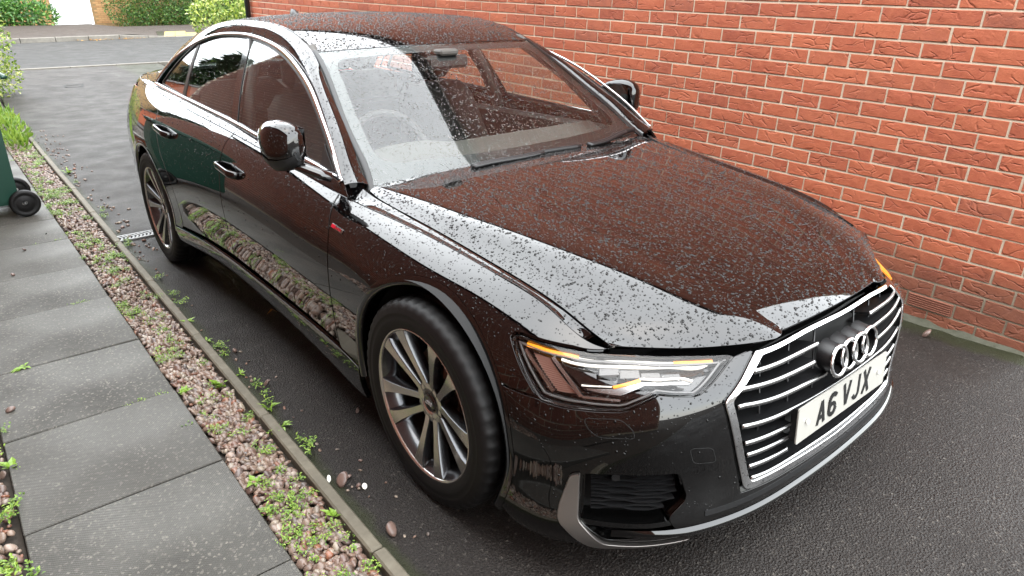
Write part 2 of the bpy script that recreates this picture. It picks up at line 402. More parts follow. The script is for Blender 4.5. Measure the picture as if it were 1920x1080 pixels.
# pillars and roof rail: a strip from the windscreen/roof edge to the window trim
_R=[((.722,.555,.880),(.812,.57,.898)),((.715,.60,.902),(.805,.605,.915)),((.683,.745,1.002),(.763,.738,1.008)),((.649,.895,1.098),(.724,.875,1.089)),((.610,1.08,1.212),(.679,1.045,1.183)),((.580,1.226,1.298),(.642,1.24,1.258)),((.577,1.40,1.360),(.618,1.43,1.310)),((.578,1.62,1.398),(.604,1.624,1.340)),((.577,1.9,1.409),(.596,1.863,1.357)),((.570,2.3,1.399),(.603,2.307,1.342)),((.556,2.62,1.362),(.626,2.601,1.290)),((.552,2.75,1.335),(.646,2.74,1.247)),((.566,2.93,1.275),(.676,2.90,1.187)),((.585,3.08,1.212),(.715,3.03,1.105)),((.606,3.25,1.140),(.735,3.15,1.052)),((.642,3.41,1.085),(.725,3.32,1.048)),((.655,3.60,1.066),(.668,3.58,1.054))]
_r=np.array(_R)
_r[:,1,0]+=.008;_r[:,0,0]-=np.interp(_r[:,0,1],[1.1,1.5,2.6,3.0],[0,.014,.014,0])
_mid=_r[:,0]*.5+_r[:,1]*.5+np.array([.010,-.002,.012])
RAIL=Surf(np.array([_r[:,1],_r[:,1]*.75+_r[:,0]*.25+np.array([.007,0,.008]),_mid,_r[:,1]*.25+_r[:,0]*.75+np.array([.005,0,.010]),_r[:,0]])*[-1,1,1],flip=-1)
#==ENDGEOM
# ---------------------------------------------------------------- materials
def m_paint():
    t = NT('paint'); b = t.bsdf(i_Base_Color=(.0007, .0006, .0007, 1), i_Roughness=.035, i_IOR=1.5, i_Specular_IOR_Level=.16, i_Coat_Weight=1., i_Coat_Roughness=.012, i_Coat_IOR=1.53)
    # road film: the lower panels are duller where spray has dried
    p = t.geo().outputs['Position']; sx = t.n('ShaderNodeSeparateXYZ'); t.l(p, sx.inputs[0])
    d = t.math('ADD', sx.outputs[2], t.math('MULTIPLY', t.noise(5, 5, .65, p), .35)); f = t.ramp(d, [(.30, 1.), (.66, 0.)])
    f = t.math('MULTIPLY', f, t.ramp(t.noise(38, 4, .7, p), [(.3, .35), (.7, 1.)]))
    t.l(t.math('ADD', t.math('MULTIPLY', f, .05), .012), b.inputs['Coat Roughness']); t.l(t.mix(t.math('MULTIPLY', f, .35), (.0006, .0005, .0006), (.0028, .0023, .0019)), b.inputs['Base Color'])
    return t.m
m_paint()
simple('drop', (.001, .001, .001), .0, i_IOR=1.37)
def m_glassdrop():
    t = NT('glass_drop'); t.bsdf(i_Base_Color=(1, 1, 1, 1), i_Roughness=0, i_IOR=1.33, i_Transmission_Weight=1.)
m_glassdrop()
def m_sheet(name, tint, rough=0., ior=1.52, boost=1.):
    t = NT(name); tr = t.n('ShaderNodeBsdfTransparent', i_Color=(*tint, 1)); gl = t.n('ShaderNodeBsdfGlossy', i_Roughness=rough, i_Color=(1, 1, 1, 1))
    g = t.geo(); dt = t.n('ShaderNodeVectorMath', operation='DOT_PRODUCT'); t.l(g.outputs['Incoming'], dt.inputs[0]); t.l(g.outputs['Normal'], dt.inputs[1])
    k = t.math('SUBTRACT', 1., t.math('MINIMUM', t.math('ABSOLUTE', dt.outputs['Value']), 1.)); r0 = ((ior-1)/(ior+1))**2      # the same from both sides of the pane
    f = t.math('MULTIPLY', t.math('ADD', t.math('MULTIPLY', t.math('POWER', k, 5.), 1-r0), r0), boost)
    f = t.math('MINIMUM', f, 1.)
    mx = t.n('ShaderNodeMixShader'); t.l(f, mx.inputs[0]); t.l(tr.outputs[0], mx.inputs[1]); t.l(gl.outputs[0], mx.inputs[2]); t.l(mx.outputs[0], t.out.inputs[0])
m_sheet('glass', (.90, .94, .92), boost=1.4)
m_sheet('side_glass', (.80, .87, .84), boost=1.3)
m_sheet('dark_glass', (.30, .33, .32), boost=1.8)
m_sheet('lens', (.93, .93, .93), boost=.65)
simple('chrome', (.66, .66, .67), .06, 1)
simple('satin_chrome', (.36, .357, .355), .26, 1)
simple('silver_trim', (.28, .26, .245), .34, .9)
simple('intake_plastic', (.010, .010, .0105), .28)
simple('black_gloss', (.0015, .0015, .0015), .08, i_Coat_Weight=.6, i_Coat_Roughness=.02)
simple('black_plastic', (.0045, .0045, .005), .42)
simple('matte_black', (.001, .001, .001), .8)
simple('frit', (.003, .003, .003), .35)
simple('rubber', (.0022, .0019, .0019), .55, i_Specular_IOR_Level=.3)
simple('interior', (.018, .016, .015), .7)
simple('dash', (.05, .046, .040), .65)
simple('seat_cloth', (.016, .015, .0145), .8)
simple('amber', (.55, .15, .006), .3, i_Emission_Color=(1, .36, .02, 1), i_Emission_Strength=.14)
simple('drl_white', (.45, .43, .39), .3, i_Emission_Color=(1, .93, .82, 1), i_Emission_Strength=.08)
simple('lamp_grey', (.10, .098, .096), .35, .3)
simple('lamp_pink', (.36, .21, .17), .3, .5)
simple('red_lens', (.25, .005, .006), .1, i_Coat_Weight=1.)
simple('alloy_face', (.60, .57, .54), .22, 1)
simple('alloy_dark', (.06, .062, .066), .22, .85, i_Coat_Weight=.6)
simple('brake', (.30, .22, .19), .38, .9)
simple('caliper', (.13, .10, .10), .5, .3)
simple('plate_white', (.34, .33, .30), .32, i_Coat_Weight=.5)
simple('plate_black', (.006, .006, .006), .4)
simple('badge_red', (.5, .01, .03), .25)
simple('mirror_face', (.7, .7, .7), .02, 1)
simple('screw', (.75, .74, .7), .3)
# ---------------------------------------------------------------- setting
def sstep(x): x = np.clip(x, 0, 1); return x*x*(3-2*x)
def gz(x, y):
    x = np.asarray(x, float); y = np.asarray(y, float)
    return sstep((y-9)/5)*(.0332*(y-9)-.0212*x) - .075*sstep((x-.95)/.9)*sstep((1.6-y)/1.8)
def m_asphalt(name, c0, c1, rough=.5, wet=.5, scale=1., spec=.25):
    t = NT(name); o = t.obj(); f = t.noise(170*scale, 3, .7, o); g = t.noise(55*scale, 3, .6, o); big = t.noise(1.3, 4, .6, o)
    v = t.n('ShaderNodeTexVoronoi', i_Scale=150*scale); t.l(o, v.inputs['Vector'])
    c = t.ramp(f, [(.38, tuple(x*.6 for x in c0)), (.66, c1)]); c = t.mix(t.ramp(big, [(.35, .0), (.7, .45)]), c, tuple(x*.62 for x in c0))
    sp = t.ramp(v.outputs['Color'], [(.80, 0.), (.97, .55)]); c = t.mix(sp, c, (.125, .113, .098))
    b = t.bsdf(); t.l(c, b.inputs['Base Color']); b.inputs['IOR'].default_value = 1.33; b.inputs['Specular IOR Level'].default_value = spec
    r = t.ramp(t.noise(3.1, 4, .6, o), [(.3, rough-.14), (.75, rough+.12)]); t.l(r, b.inputs['Roughness'])
    h = t.math('ADD', f, t.math('MULTIPLY', v.outputs['Distance'], .9)); t.l(t.bump(h, .8, .005), b.inputs['Normal']); return t
def m_drive():
    t = m_asphalt('tarmac', (.0105, .0086, .0077), (.034, .0285, .0252), .55, spec=.38)
    # green-brown moss film in patches beside the edging and the wall foot
    b = t.b; o = t.obj(); sx = t.n('ShaderNodeSeparateXYZ'); t.l(o, sx.inputs[0])
    n = t.noise(7, 5, .65, o); e1 = t.math('SUBTRACT', t.math('SUBTRACT', t.math('MULTIPLY', sx.outputs[1], .026), 1.09), sx.outputs[0]); e1 = t.math('MULTIPLY', e1, 12.)
    e2 = t.math('MULTIPLY', t.math('SUBTRACT', sx.outputs[0], 1.60), 3.6)
    e = t.math('MAXIMUM', e1, e2); m = t.math('ADD', t.math('MINIMUM', e, .62), n); m = t.ramp(m, [(.62, 0.), (.95, .85)])
    old = b.inputs['Base Color'].links[0].from_socket; c = t.mix(m, old, (.017, .019, .007)); t.l(c, b.inputs['Base Color'])
m_drive()
m_asphalt('road_surface', (.036, .0355, .0345), (.058, .0575, .056), .70, spec=.32)
m_asphalt('footway', (.055, .045, .039), (.09, .075, .066), .78)
def m_stone(name, a, b_, sc=30, rough=.75, bump=.4):
    t = NT(name); o = t.obj(); f = t.noise(sc, 6, .65, o); g = t.noise(3, 4, .6, o); c = t.ramp(f, [(.3, a), (.75, b_)]); c = t.mix(t.ramp(g, [(.4, 0), (.75, .5)]), c, tuple(x*.5 for x in a))
    b = t.bsdf(i_Roughness=rough); t.l(c, b.inputs['Base Color']); t.l(t.bump(f, bump, .004), b.inputs['Normal']); return t
def m_slab():
    t = NT('paving'); o = t.obj(); rnd = t.n('ShaderNodeObjectInfo').outputs['Random']
    # fine pimpled texture of the slab mould
    sx = t.n('ShaderNodeSeparateXYZ'); t.l(o, sx.inputs[0])
    px_ = t.math('SINE', t.math('MULTIPLY', sx.outputs[0], 620.)); py_ = t.math('SINE', t.math('MULTIPLY', sx.outputs[1], 620.)); pim = t.math('MULTIPLY', px_, py_)
    f = t.noise(38, 5, .7, o); g = t.noise(2.2, 5, .6, o); sp = t.n('ShaderNodeTexVoronoi', i_Scale=150.); t.l(o, sp.inputs['Vector'])
    base = t.mix(f, (0.0366, 0.0348, 0.0299), (0.0927, 0.0872, 0.0756)); base = t.mix(t.ramp(g, [(.38, 0), (.62, .8)]), base, (0.0256, 0.0238, 0.0201))
    base = t.mix(t.ramp(t.noise(9, 5, .7, o), [(.5, 0), (.72, .5)]), base, (0.0854, 0.0805, 0.0695)); base = t.mix(t.ramp(sp.outputs['Color'], [(.72, 0.), (.95, .75)]), base, (0.1830, 0.1684, 0.1403)); base = t.mix(t.math('MULTIPLY', rnd, .4), base, (0.0634, 0.0598, 0.0525))
    b = t.bsdf(i_Specular_IOR_Level=.34); t.l(base, b.inputs['Base Color']); r = t.ramp(t.noise(1.7, 3, .5, o), [(.3, .38), (.7, .72)]); t.l(r, b.inputs['Roughness'])
    h = t.math('ADD', t.math('MULTIPLY', pim, .30), f); t.l(t.bump(h, .6, .0032), b.inputs['Normal'])
m_slab()
m_stone('edging', (0.0810, 0.0675, 0.0459), (0.1404, 0.1242, 0.0891), 26, .7)
m_stone('kerb', (0.1109, 0.1008, 0.0857), (0.1814, 0.1663, 0.1411), 20, .8)
m_stone('soil', (0.0216, 0.0158, 0.0115), (0.0504, 0.0396, 0.0288), 40, .95)
m_stone('concrete_foot', (.030, .031, .016), (.085, .082, .060), 14, .9, .9)
def m_pebble():
    t = NT('pebble'); g = t.geo(); r = g.outputs['Random Per Island']
    c = t.ramp(r, [(0, (0.1012, 0.0568, 0.0430)), (.16, (0.1936, 0.1290, 0.0946)), (.30, (0.0748, 0.0499, 0.0430)), (.45, (0.2376, 0.1677, 0.1247)), (.58, (0.1364, 0.0843, 0.0662)), (.72, (0.2816, 0.2279, 0.1720)), (.84, (0.1012, 0.0826, 0.0757)), (.93, (0.2112, 0.0791, 0.0396)), (1, (0.3344, 0.2924, 0.2451))])
    o = t.obj(); f = t.noise(90, 4, .6, o); c = t.mix(t.ramp(f, [(.35, 0), (.75, .45)]), c, (.055, .040, .031)); b = t.bsdf(i_Roughness=.34); t.l(c, b.inputs['Base Color'])
    t.l(t.bump(f, .2, .002), b.inputs['Normal'])
m_pebble()
def m_leaf(name, stops, rough=.42, trans=.25):
    t = NT(name); r = t.geo().outputs['Random Per Island']; c = t.ramp(r, stops)
    b = t.bsdf(i_Roughness=rough); t.l(c, b.inputs['Base Color']); tr = t.n('ShaderNodeBsdfTranslucent'); t.l(c, tr.inputs[0])
    mx = t.n('ShaderNodeMixShader', i_0=trans); t.l(b.outputs[0], mx.inputs[1]); t.l(tr.outputs[0], mx.inputs[2]); t.l(mx.outputs[0], t.out.inputs[0])
m_leaf('weed_leaf', [(0, (.07, .15, .015)), (.5, (.16, .28, .03)), (1, (.28, .38, .06))])
m_leaf('hedge_leaf', [(0, (.018, .050, .008)), (.55, (.045, .115, .015)), (.9, (.09, .17, .025)), (1, (.20, .20, .05))])
m_leaf('laurel_leaf', [(0, (.02, .07, .012)), (.6, (.06, .16, .025)), (1, (.14, .27, .05))], .3)
m_leaf('variegated_leaf', [(0, (.05, .10, .012)), (.45, (.14, .22, .025)), (.8, (.30, .36, .05)), (1, (.55, .55, .22))])
m_leaf('dark_leaf', [(0, (.010, .022, .008)), (1, (.035, .06, .018))])
m_leaf('dead_leaf', [(0, (.25, .10, .02)), (1, (.42, .24, .05))])
simple('bark', (.06, .045, .032), .85)
def m_brick(name='brick', dim=1.):
    t = NT(name); g = t.geo(); oi = t.n('ShaderNodeObjectInfo'); o = t.obj()
    r = t.math('FRACT', t.math('ADD', g.outputs['Random Per Island'], t.math('MULTIPLY', oi.outputs['Random'], 7.31)))
    cmb = t.n('ShaderNodeCombineXYZ'); 
    for i, k in enumerate((37., 91., 53.)): t.l(t.math('MULTIPLY', r, k), cmb.inputs[i])
    va = t.n('ShaderNodeVectorMath', operation='ADD'); t.l(o, va.inputs[0]); t.l(cmb.outputs[0], va.inputs[1]); v0 = va.outputs[0]
    # drag-faced creases: warped, stretched cells
    wn = t.n('ShaderNodeTexNoise', i_Scale=9., i_Detail=3.); t.l(v0, wn.inputs['Vector'])
    sc = t.n('ShaderNodeVectorMath', operation='MULTIPLY_ADD'); t.l(wn.outputs['Color'], sc.inputs[0]); sc.inputs[1].default_value = (0, .06, .12)
    st = t.n('ShaderNodeVectorMath', operation='MULTIPLY'); t.l(v0, st.inputs[0]); st.inputs[1].default_value = (1, .48, 1.15); t.l(st.outputs[0], sc.inputs[2])
    vo = t.n('ShaderNodeTexVoronoi', i_Scale=17., feature='DISTANCE_TO_EDGE'); t.l(sc.outputs[0], vo.inputs['Vector'])
    cr = t.ramp(vo.outputs['Distance'], [(.0, 0.), (.055, 1.)])
    gate = t.ramp(t.noise(14, 2, .5, v0), [(.44, 0.), (.56, 1.)]); crease = t.math('SUBTRACT', 1., t.math('MULTIPLY', t.math('SUBTRACT', 1., cr), gate))
    fine = t.noise(150, 4, .7, v0); mid = t.noise(26, 5, .65, v0)
    c = t.ramp(r, [(0, (0.1969, 0.0386, 0.0164)), (.25, (0.2881, 0.0656, 0.0258)), (.5, (0.2401, 0.0504, 0.0211)), (.75, (0.3121, 0.0773, 0.0312)), (.9, (0.2593, 0.0630, 0.0273)), (1, (0.1921, 0.0504, 0.0265))])
    c = t.mix(t.ramp(mid, [(.35, 0.), (.75, .55)]), c, (0.3457, 0.0966, 0.0390)); c = t.mix(t.ramp(fine, [(.55, 0), (.8, .5)]), c, (0.1249, 0.0269, 0.0156))
    # damp foot of the wall
    p = t.geo().outputs['Position']; sx = t.n('ShaderNodeSeparateXYZ'); t.l(p, sx.inputs[0]); d = t.math('ADD', sx.outputs[2], t.math('MULTIPLY', t.noise(2.5, 4, .6, p), .30))
    c = t.mix(t.ramp(d, [(.30, .62), (.52, 0.)]), c, (0.0649, 0.0284, 0.0153))
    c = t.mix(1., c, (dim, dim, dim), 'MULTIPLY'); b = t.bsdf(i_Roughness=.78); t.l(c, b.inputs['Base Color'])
    h = t.math('ADD', t.math('MULTIPLY', crease, .75), t.math('ADD', t.math('MULTIPLY', mid, .8), t.math('MULTIPLY', fine, .35))); t.l(t.bump(h, .9, .006), b.inputs['Normal'])
m_brick(); m_brick('neighbour_brick_dimmed', .5)  # neighbour copy: brick colour darkened to weaken the wall's reflection in the doors
def m_mortar():
    t = NT('mortar'); o = t.obj(); f = t.noise(120, 4, .6, o); p = t.geo().outputs['Position']; sx = t.n('ShaderNodeSeparateXYZ'); t.l(p, sx.inputs[0]); d = t.math('ADD', sx.outputs[2], t.math('MULTIPLY', t.noise(3, 4, .6, p), .30))
    c = t.mix(f, (0.4149, 0.3395, 0.2499), (0.5469, 0.4621, 0.3536)); c = t.mix(t.ramp(d, [(.28, .75), (.50, 0.)]), c, (0.1087, 0.0883, 0.0577)); b = t.bsdf(i_Roughness=.9); t.l(c, b.inputs['Base Color']); t.l(t.bump(f, .4, .003), b.inputs['Normal'])
m_mortar()
def m_buff():
    t = NT('buff_brick'); r = t.math('FRACT', t.math('ADD', t.geo().outputs['Random Per Island'], t.n('ShaderNodeObjectInfo').outputs['Random'])); c = t.ramp(r, [(0, (0.3024, 0.1584, 0.0648)), (.5, (0.3744, 0.216, 0.0936)), (1, (0.2592, 0.1296, 0.0504))]); b = t.bsdf(i_Roughness=.85); t.l(c, b.inputs['Base Color'])
m_buff()
simple('white_paint', (.80, .81, .82), .35)
simple('bin_green', (.012, .050, .034), .42)
simple('galvanised', (.19, .19, .187), .5, .7)
simple('drain_dark', (.01, .01, .01), .8)
simple('pipe_black', (.012, .012, .013), .35)
simple('terracotta', (.15, .050, .028), .85)
m_stone('coping', (0.144, 0.1368, 0.1224), (0.2376, 0.2232, 0.2016), 18, .8)
m_stone('tactile', (0.3024, 0.216, 0.0504), (0.432, 0.324, 0.1008), 30, .8)
m_stone('roof_tile', (0.0432, 0.0324, 0.0288), (0.0864, 0.0648, 0.0576), 14, .8)
simple('gutter', (.015, .015, .016), .4)
# ---- sheets of ground
def sheet(name, poly_fn, nx, ny, mat, dz=0., kind='structure'):
    V = []; 
    for j in range(ny+1):
        for i in range(nx+1):
            x, y = poly_fn(i/nx, j/ny); V.append((x, y, float(gz(x, y))+dz))
    F = [(j*(nx+1)+i, j*(nx+1)+i+1, (j+1)*(nx+1)+i+1, (j+1)*(nx+1)+i) for j in range(ny) for i in range(nx)]
    o = mesh(name, V, F, mat); tag(o, kind=kind); return o
lerp = lambda a, b, t: a+(b-a)*t
nk = lambda x: 16.45+.15*x; fk = lambda x: 23.25+.33*x
sheet('ground', lambda a, b: (lerp(-120, 120, a), lerp(-60, 180, b)), 60, 80, 'soil', -.13)
EX = lambda y: -1.15+.026*y
sheet('driveway', lambda a, b: (lerp(EX(lerp(-5, 16.4, b))-.004, 2.6 if b > .62 else 2.2, a), lerp(-5, 16.2 + .0, b)+ .15*lerp(-1, 2.3, a)*(b > .99)), 24, 110, 'tarmac', 0.)
sheet('road', lambda a, b: (lerp(-60, 60, a), lerp(nk(lerp(-60, 60, a)), fk(lerp(-60, 60, a)), b)), 60, 6, 'road_surface', -.012)
sheet('pavement', lambda a, b: (lerp(-60, 60, a), lerp(fk(lerp(-60, 60, a))+.13, 29.2+.34*lerp(-60, 60, a), b)), 120, 6, 'footway', 0.)
# dropped kerb profile of the far pavement
pv = bpy.data.objects['pavement']
def pvh(x): return .115*(1-sstep((x-3.9)/1.1)) + .006
for v_ in pv.data.vertices: v_.co.z += pvh(v_.co.x)*1.0
KF = empty('kerb'); tag(KF, 'pale concrete kerb edging the pavement across the road', 'kerb')
KN = empty('flush_kerb'); tag(KN, 'flush pale kerb line where the drive meets the road', 'kerb')
for k in range(9):
    x0 = -.1+k*.92; x1 = x0+.90; mb = MB(); V = []
    for x in (x0, x1):
        y = fk(x); z = float(gz(x, y)); h = float(pvh(x))
        V += [(x, y, z-.08), (x, y, z+h-.012), (x, y+.015, z+h+.004), (x, y+.13, z+h+.004), (x, y+.13, z-.08)]
    mb.add(V, [(i, (i+1) % 5, 5+(i+1) % 5, 5+i) for i in range(5)]+[(0, 1, 2, 3, 4), (9, 8, 7, 6, 5)], 0, False)
    mb.build('kerb_stone', 'kerb', KF)
for k in range(5):
    x0 = -1.0+k*.92; mb = MB(); V = []
    for x in (x0, x0+.905):
        y = nk(x); z = float(gz(x, y)); V += [(x, y-.13, z-.06), (x, y-.13, z+.006), (x, y-.01, z+.010), (x, y, z-.06)]
    mb.add(V, [(i, (i+1) % 4, 4+(i+1) % 4, 4+i) for i in range(4)]+[(0, 1, 2, 3), (7, 6, 5, 4)], 0, False)
    mb.build('kerb_stone', 'kerb', KN)
# tactile paving on the far corner
def sq(poly, name, mat, dz, th=.01):
    mb = MB(); z = [float(gz(x, y))+float(pvh(x)) for x, y in poly]
    V = [(x, y, c+dz) for (x, y), c in zip(poly, z)]+[(x, y, c-.05) for (x, y), c in zip(poly, z)]; n = len(poly)
    mb.add(V, [tuple(range(n)), tuple(range(n, 2*n))[::-1]]+[((i+1) % n, i, n+i, n+(i+1) % n) for i in range(n)], 0, False); return mb.build(name, mat)
o = sq([(4.88, fk(4.88)+.16), (5.06, fk(5.06)+.16), (5.75, 27.7), (5.5, 27.7)], 'tarmac_patch', 'tarmac', .008); tag(o, kind='structure')
TP = empty('tactile_paving'); tag(TP, 'yellow tactile paving at the dropped kerb across the road', 'paving')
for i in range(3):
    for j in range(5):
        f = lambda a, b: (5.06+.40*a+.13*b, fk(5.06+.40*a)+.16+.40*b*1.15)
        if j > 2 and i > 1: continue
        o = sq([f(i+.02, j+.02), f(i+.98, j+.02), f(i+.98, j+.98), f(i+.02, j+.98)], 'paving_flag', 'tactile', .012); o.parent = TP
# inspection cover outline in the drive
mb = MB()
c = [(.205, 13.20), (.445, 13.16), (.52, 13.50), (.22, 13.42)]
for a, b in zip(c, c[1:]+c[:1]):
    a, b = np.array(a), np.array(b); d = (b-a)/np.linalg.norm(b-a); nn = np.array((-d[1], d[0]))*.018
    q = [a-nn-d*.01, b-nn+d*.01, b+nn+d*.01, a+nn-d*.01]; mb.add([(x, y, float(gz(x, y))+.006+.0006*len(mb.v)) for x, y in q], [(0, 1, 2, 3)], 0, False)
o = mb.build('inspection_cover', 'drain_dark'); tag(o, 'dark outline of a small inspection cover set in the drive', 'cover')
# ---- paving slabs, gravel, edging
SX = lambda y: -1.375+.0165*y
PATH = sheet('path', lambda a, b: (lerp(SX(lerp(-2, 9, b))-.62, SX(lerp(-2, 9, b)), a), lerp(-2, 9, b)), 2, 30, 'soil', -.06); PATH.name = 'path'
jy = [-1.22, -.60, .02, .625, 1.235, 1.855, 2.525, 3.16, 3.84, 4.46, 5.08, 5.70, 6.32, 6.94, 7.56, 8.18]
for y0, y1 in zip(jy[:-1], jy[1:]):
    r = RNG.normal(0, 1, 8); mb = MB()
    xa, xb = SX((y0+y1)/2)-.595, SX((y0+y1)/2)-.003
    mb.box((-(xb-xa)/2, -(y1-y0)/2+.0022, -.05), ((xb-xa)/2, (y1-y0)/2-.0022, 0), bev=.0035)
    o = mb.build('paving_slab', 'paving', PATH); o.location = ((xa+xb)/2, (y0+y1)/2, .012+.0015*r[0]); o.rotation_euler = (.004*r[1], .004*r[2], -.0165+.003*r[3])
def pebbles(n, area, size, sub, seed, zf, layer=.012):
    rg = np.random.default_rng(seed); import bmesh
    b = bmesh.new(); bmesh.ops.create_icosphere(b, subdivisions=sub, radius=1); V0 = np.array([v.co[:] for v in b.verts]); F0 = np.array([[v.index for v in f.verts] for f in b.faces]); b.free()
    xy = area(rg, n); n = len(xy); nv = len(V0)
    s = size*np.exp(np.clip(rg.normal(0, .24, n), -.5, .38)); ax = np.stack([s*rg.uniform(.9, 1.35, n), s*rg.uniform(.75, 1.05, n), s*rg.uniform(.55, .85, n)], 1)
    k = rg.normal(0, 1, (n, 3)); k /= np.linalg.norm(k, axis=1)[:, None]
    V = V0[None]*ax[:, None, :]; dent = 1+.11*np.sin(3.1*np.einsum('vj,nj->nv', V0, k)+rg.uniform(0, 6, (n, 1)))*.8; V = V*dent[..., None]
    a = rg.uniform(0, 6.28, n); t = rg.normal(0, .35, n); t2 = rg.normal(0, .35, n)
    ca, sa = np.cos(a), np.sin(a); X = V[..., 0]*ca[:, None]-V[..., 1]*sa[:, None]; Y = V[..., 0]*sa[:, None]+V[..., 1]*ca[:, None]; Z = V[..., 2]+X*t[:, None]+Y*t2[:, None]
    z = zf(xy[:, 0], xy[:, 1])+rg.uniform(0, layer, n)
    P = np.stack([X+xy[:, :1], Y+xy[:, 1:2], Z+z[:, None]], 2).reshape(-1, 3); F = (F0[None]+(np.arange(n)*nv)[:, None, None]).reshape(-1, 3)
    return P, F
def bulk(name, P, F, mat, smooth=True, parent=None):
    me = bpy.data.meshes.new(name); me.vertices.add(len(P)); me.vertices.foreach_set('co', np.asarray(P, np.float32).ravel())
    k = F.shape[1]; me.loops.add(F.size); me.loops.foreach_set('vertex_index', F.astype(np.int32).ravel()); me.polygons.add(len(F)); me.polygons.foreach_set('loop_start', np.arange(0, F.size, k, dtype=np.int32))
    me.polygons.foreach_set('use_smooth', np.full(len(F), smooth)); me.materials.append(MATS[mat]); me.update(); me.validate(); return obj(name, me, parent)
def strip(y0, y1, xa, xb):
    def f(rg, n):
        y = rg.uniform(y0, y1, n); return np.c_[lerp(xa(y), xb(y), rg.uniform(0, 1, n)), y]
    return f
GA = lambda y: SX(y)+.012; GB = lambda y: EX(y)-.055
P1, F1 = pebbles(2700, strip(-.7, 2.2, GA, GB), .0122, 2, 3, lambda x, y: -.016+0*x)
P2, F2 = pebbles(4600, strip(2.2, 8.6, GA, GB), .0122, 1, 4, lambda x, y: -.016+0*x)
P3, F3 = pebbles(2100, strip(-.6, 2.6, lambda y: SX(y)-1.05, lambda y: SX(y)-.615), .0122, 2, 5, lambda x, y: -.016+0*x)
PP = [P1, P2, P3]; FF = [F1, F2, F3]; o_ = np.cumsum([0]+[len(p) for p in PP[:-1]])
GRV = bulk('gravel', np.concatenate(PP), np.concatenate([f+k for f, k in zip(FF, o_)]), 'pebble'); tag(GRV, 'pink and brown pebbles bedding both sides of the slab path', 'gravel', kind='stuff')
sheet('gravel_bed', lambda a, b: (lerp(SX(lerp(-2, 13, b)), EX(lerp(-2, 13, b))-.03, a), lerp(-2, 13, b)), 2, 40, 'soil', -.028)
sheet('gravel_bed', lambda a, b: (lerp(SX(lerp(-2, 13, b))-1.3, SX(lerp(-2, 13, b))-.6, a), lerp(-2, 13, b)), 2, 40, 'soil', -.028)
edj = [-1.03, -.117, .797, 1.71, 2.62, 3.53, 4.44, 5.36, 6.27, 7.19, 8.10, 9.0, 9.9]
EDG = empty('edging'); tag(EDG, 'narrow buff concrete edging between the gravel and the tarmac', 'edging')
for k, (y0, y1) in enumerate(zip(edj[:-1], edj[1:])):
    mb = MB(); L = (y1-y0)/2-.002; mb.box((-.021, -L, -.12), (.021, L, .016), bev=.006); ym = (y0+y1)/2
    o = mb.build('edging_stone', 'edging', EDG); o.location = (EX(ym)-.018, ym, float(gz(EX(ym), ym))+.002*RNG.normal()); o.rotation_euler = (0, 0, -.026+.003*RNG.normal())
# loose stones, each on its own
def stone(x, y, size, label, mat='pebble', seed=0, z=0., tilt=0):
    P, F = pebbles(1, lambda rg, n: np.array([[0., 0.]]), size, 2, seed, lambda a, b: 0*a, 0.)
    P = P-[0, 0, P[:, 2].min()]; o = bulk('loose_stone', P, F, mat); o.location = (x, y, float(gz(x, y))+z-.001); tag(o, label, 'stone', 'loose stones'); return o
simple('white_stone', (.72, .70, .64), .4)
def pxg(u, v, z=0.):
    d = CAMROT @ np.array(((u-960)/1312.08, -(v-540)/1312.08, -1.)); t = (z-CAMLOC[2])/d[2]; return CAMLOC+d*t
for k, (u, v, s_, lab, mt, z) in enumerate([
    (617, 902, .011, 'white oval pebble on the tarmac beside the edging, left of the tan one', 'white_stone', 0), (654, 896, .011, 'tan rounded pebble on the tarmac, nearest the front wheel of its group', 'pebble', 0),
    (642, 908, .015, 'long orange pebble on the tarmac between the white and tan pebbles', 'pebble', 0), (672, 914, .008, 'small red-brown pebble touching the white ring-shaped chip', 'pebble', 0),
    (684, 914, .009, 'white chip on the tarmac, right-most of the pebble group by the front wheel', 'white_stone', 0), (671, 772, .009, 'small pinkish stone on bare tarmac under the front door', 'pebble', 0),
    (676, 865, .007, 'small dark stone on tarmac just above the pebble group', 'pebble', 0), (735, 1000, .017, 'large pinkish stone on the tarmac by the bottom edge of the picture', 'pebble', 0),
    (500, 723, .008, 'tan stone on tarmac beside a weed near the edging', 'pebble', 0), (20, 771, .012, 'brown stone lying on the slab path at the left edge', 'pebble', .012), (46, 470, .010, 'pale stone on the slab path, upper of the two nearest the bin', 'pebble', .012),
    (25, 517, .012, 'pinkish stone on the slab path below the pale one', 'pebble', .012), (87, 439, .008, 'black crumb of stone on the slab path near the bin wheels', 'drain_dark', .012), (1737, 627, .016, 'rounded pink stone on the tarmac at the foot of the brick wall', 'pebble', -.05),
    (420, 660, .010, 'buff stone on the tarmac edge under the sill', 'pebble', 0), (441, 660, .009, 'reddish stone on the tarmac edge under the sill', 'pebble', 0), (340, 590, .008, 'small grey stone beside the edging near the rear door', 'pebble', 0), (1640, 765, .004, 'tiny yellow fleck of stone on the tarmac ahead of the number plate', 'pebble', 0)]):
    q = pxg(u, v, z); stone(q[0], q[1], s_, lab, mt, 100+k, z if z > 0 else 0)
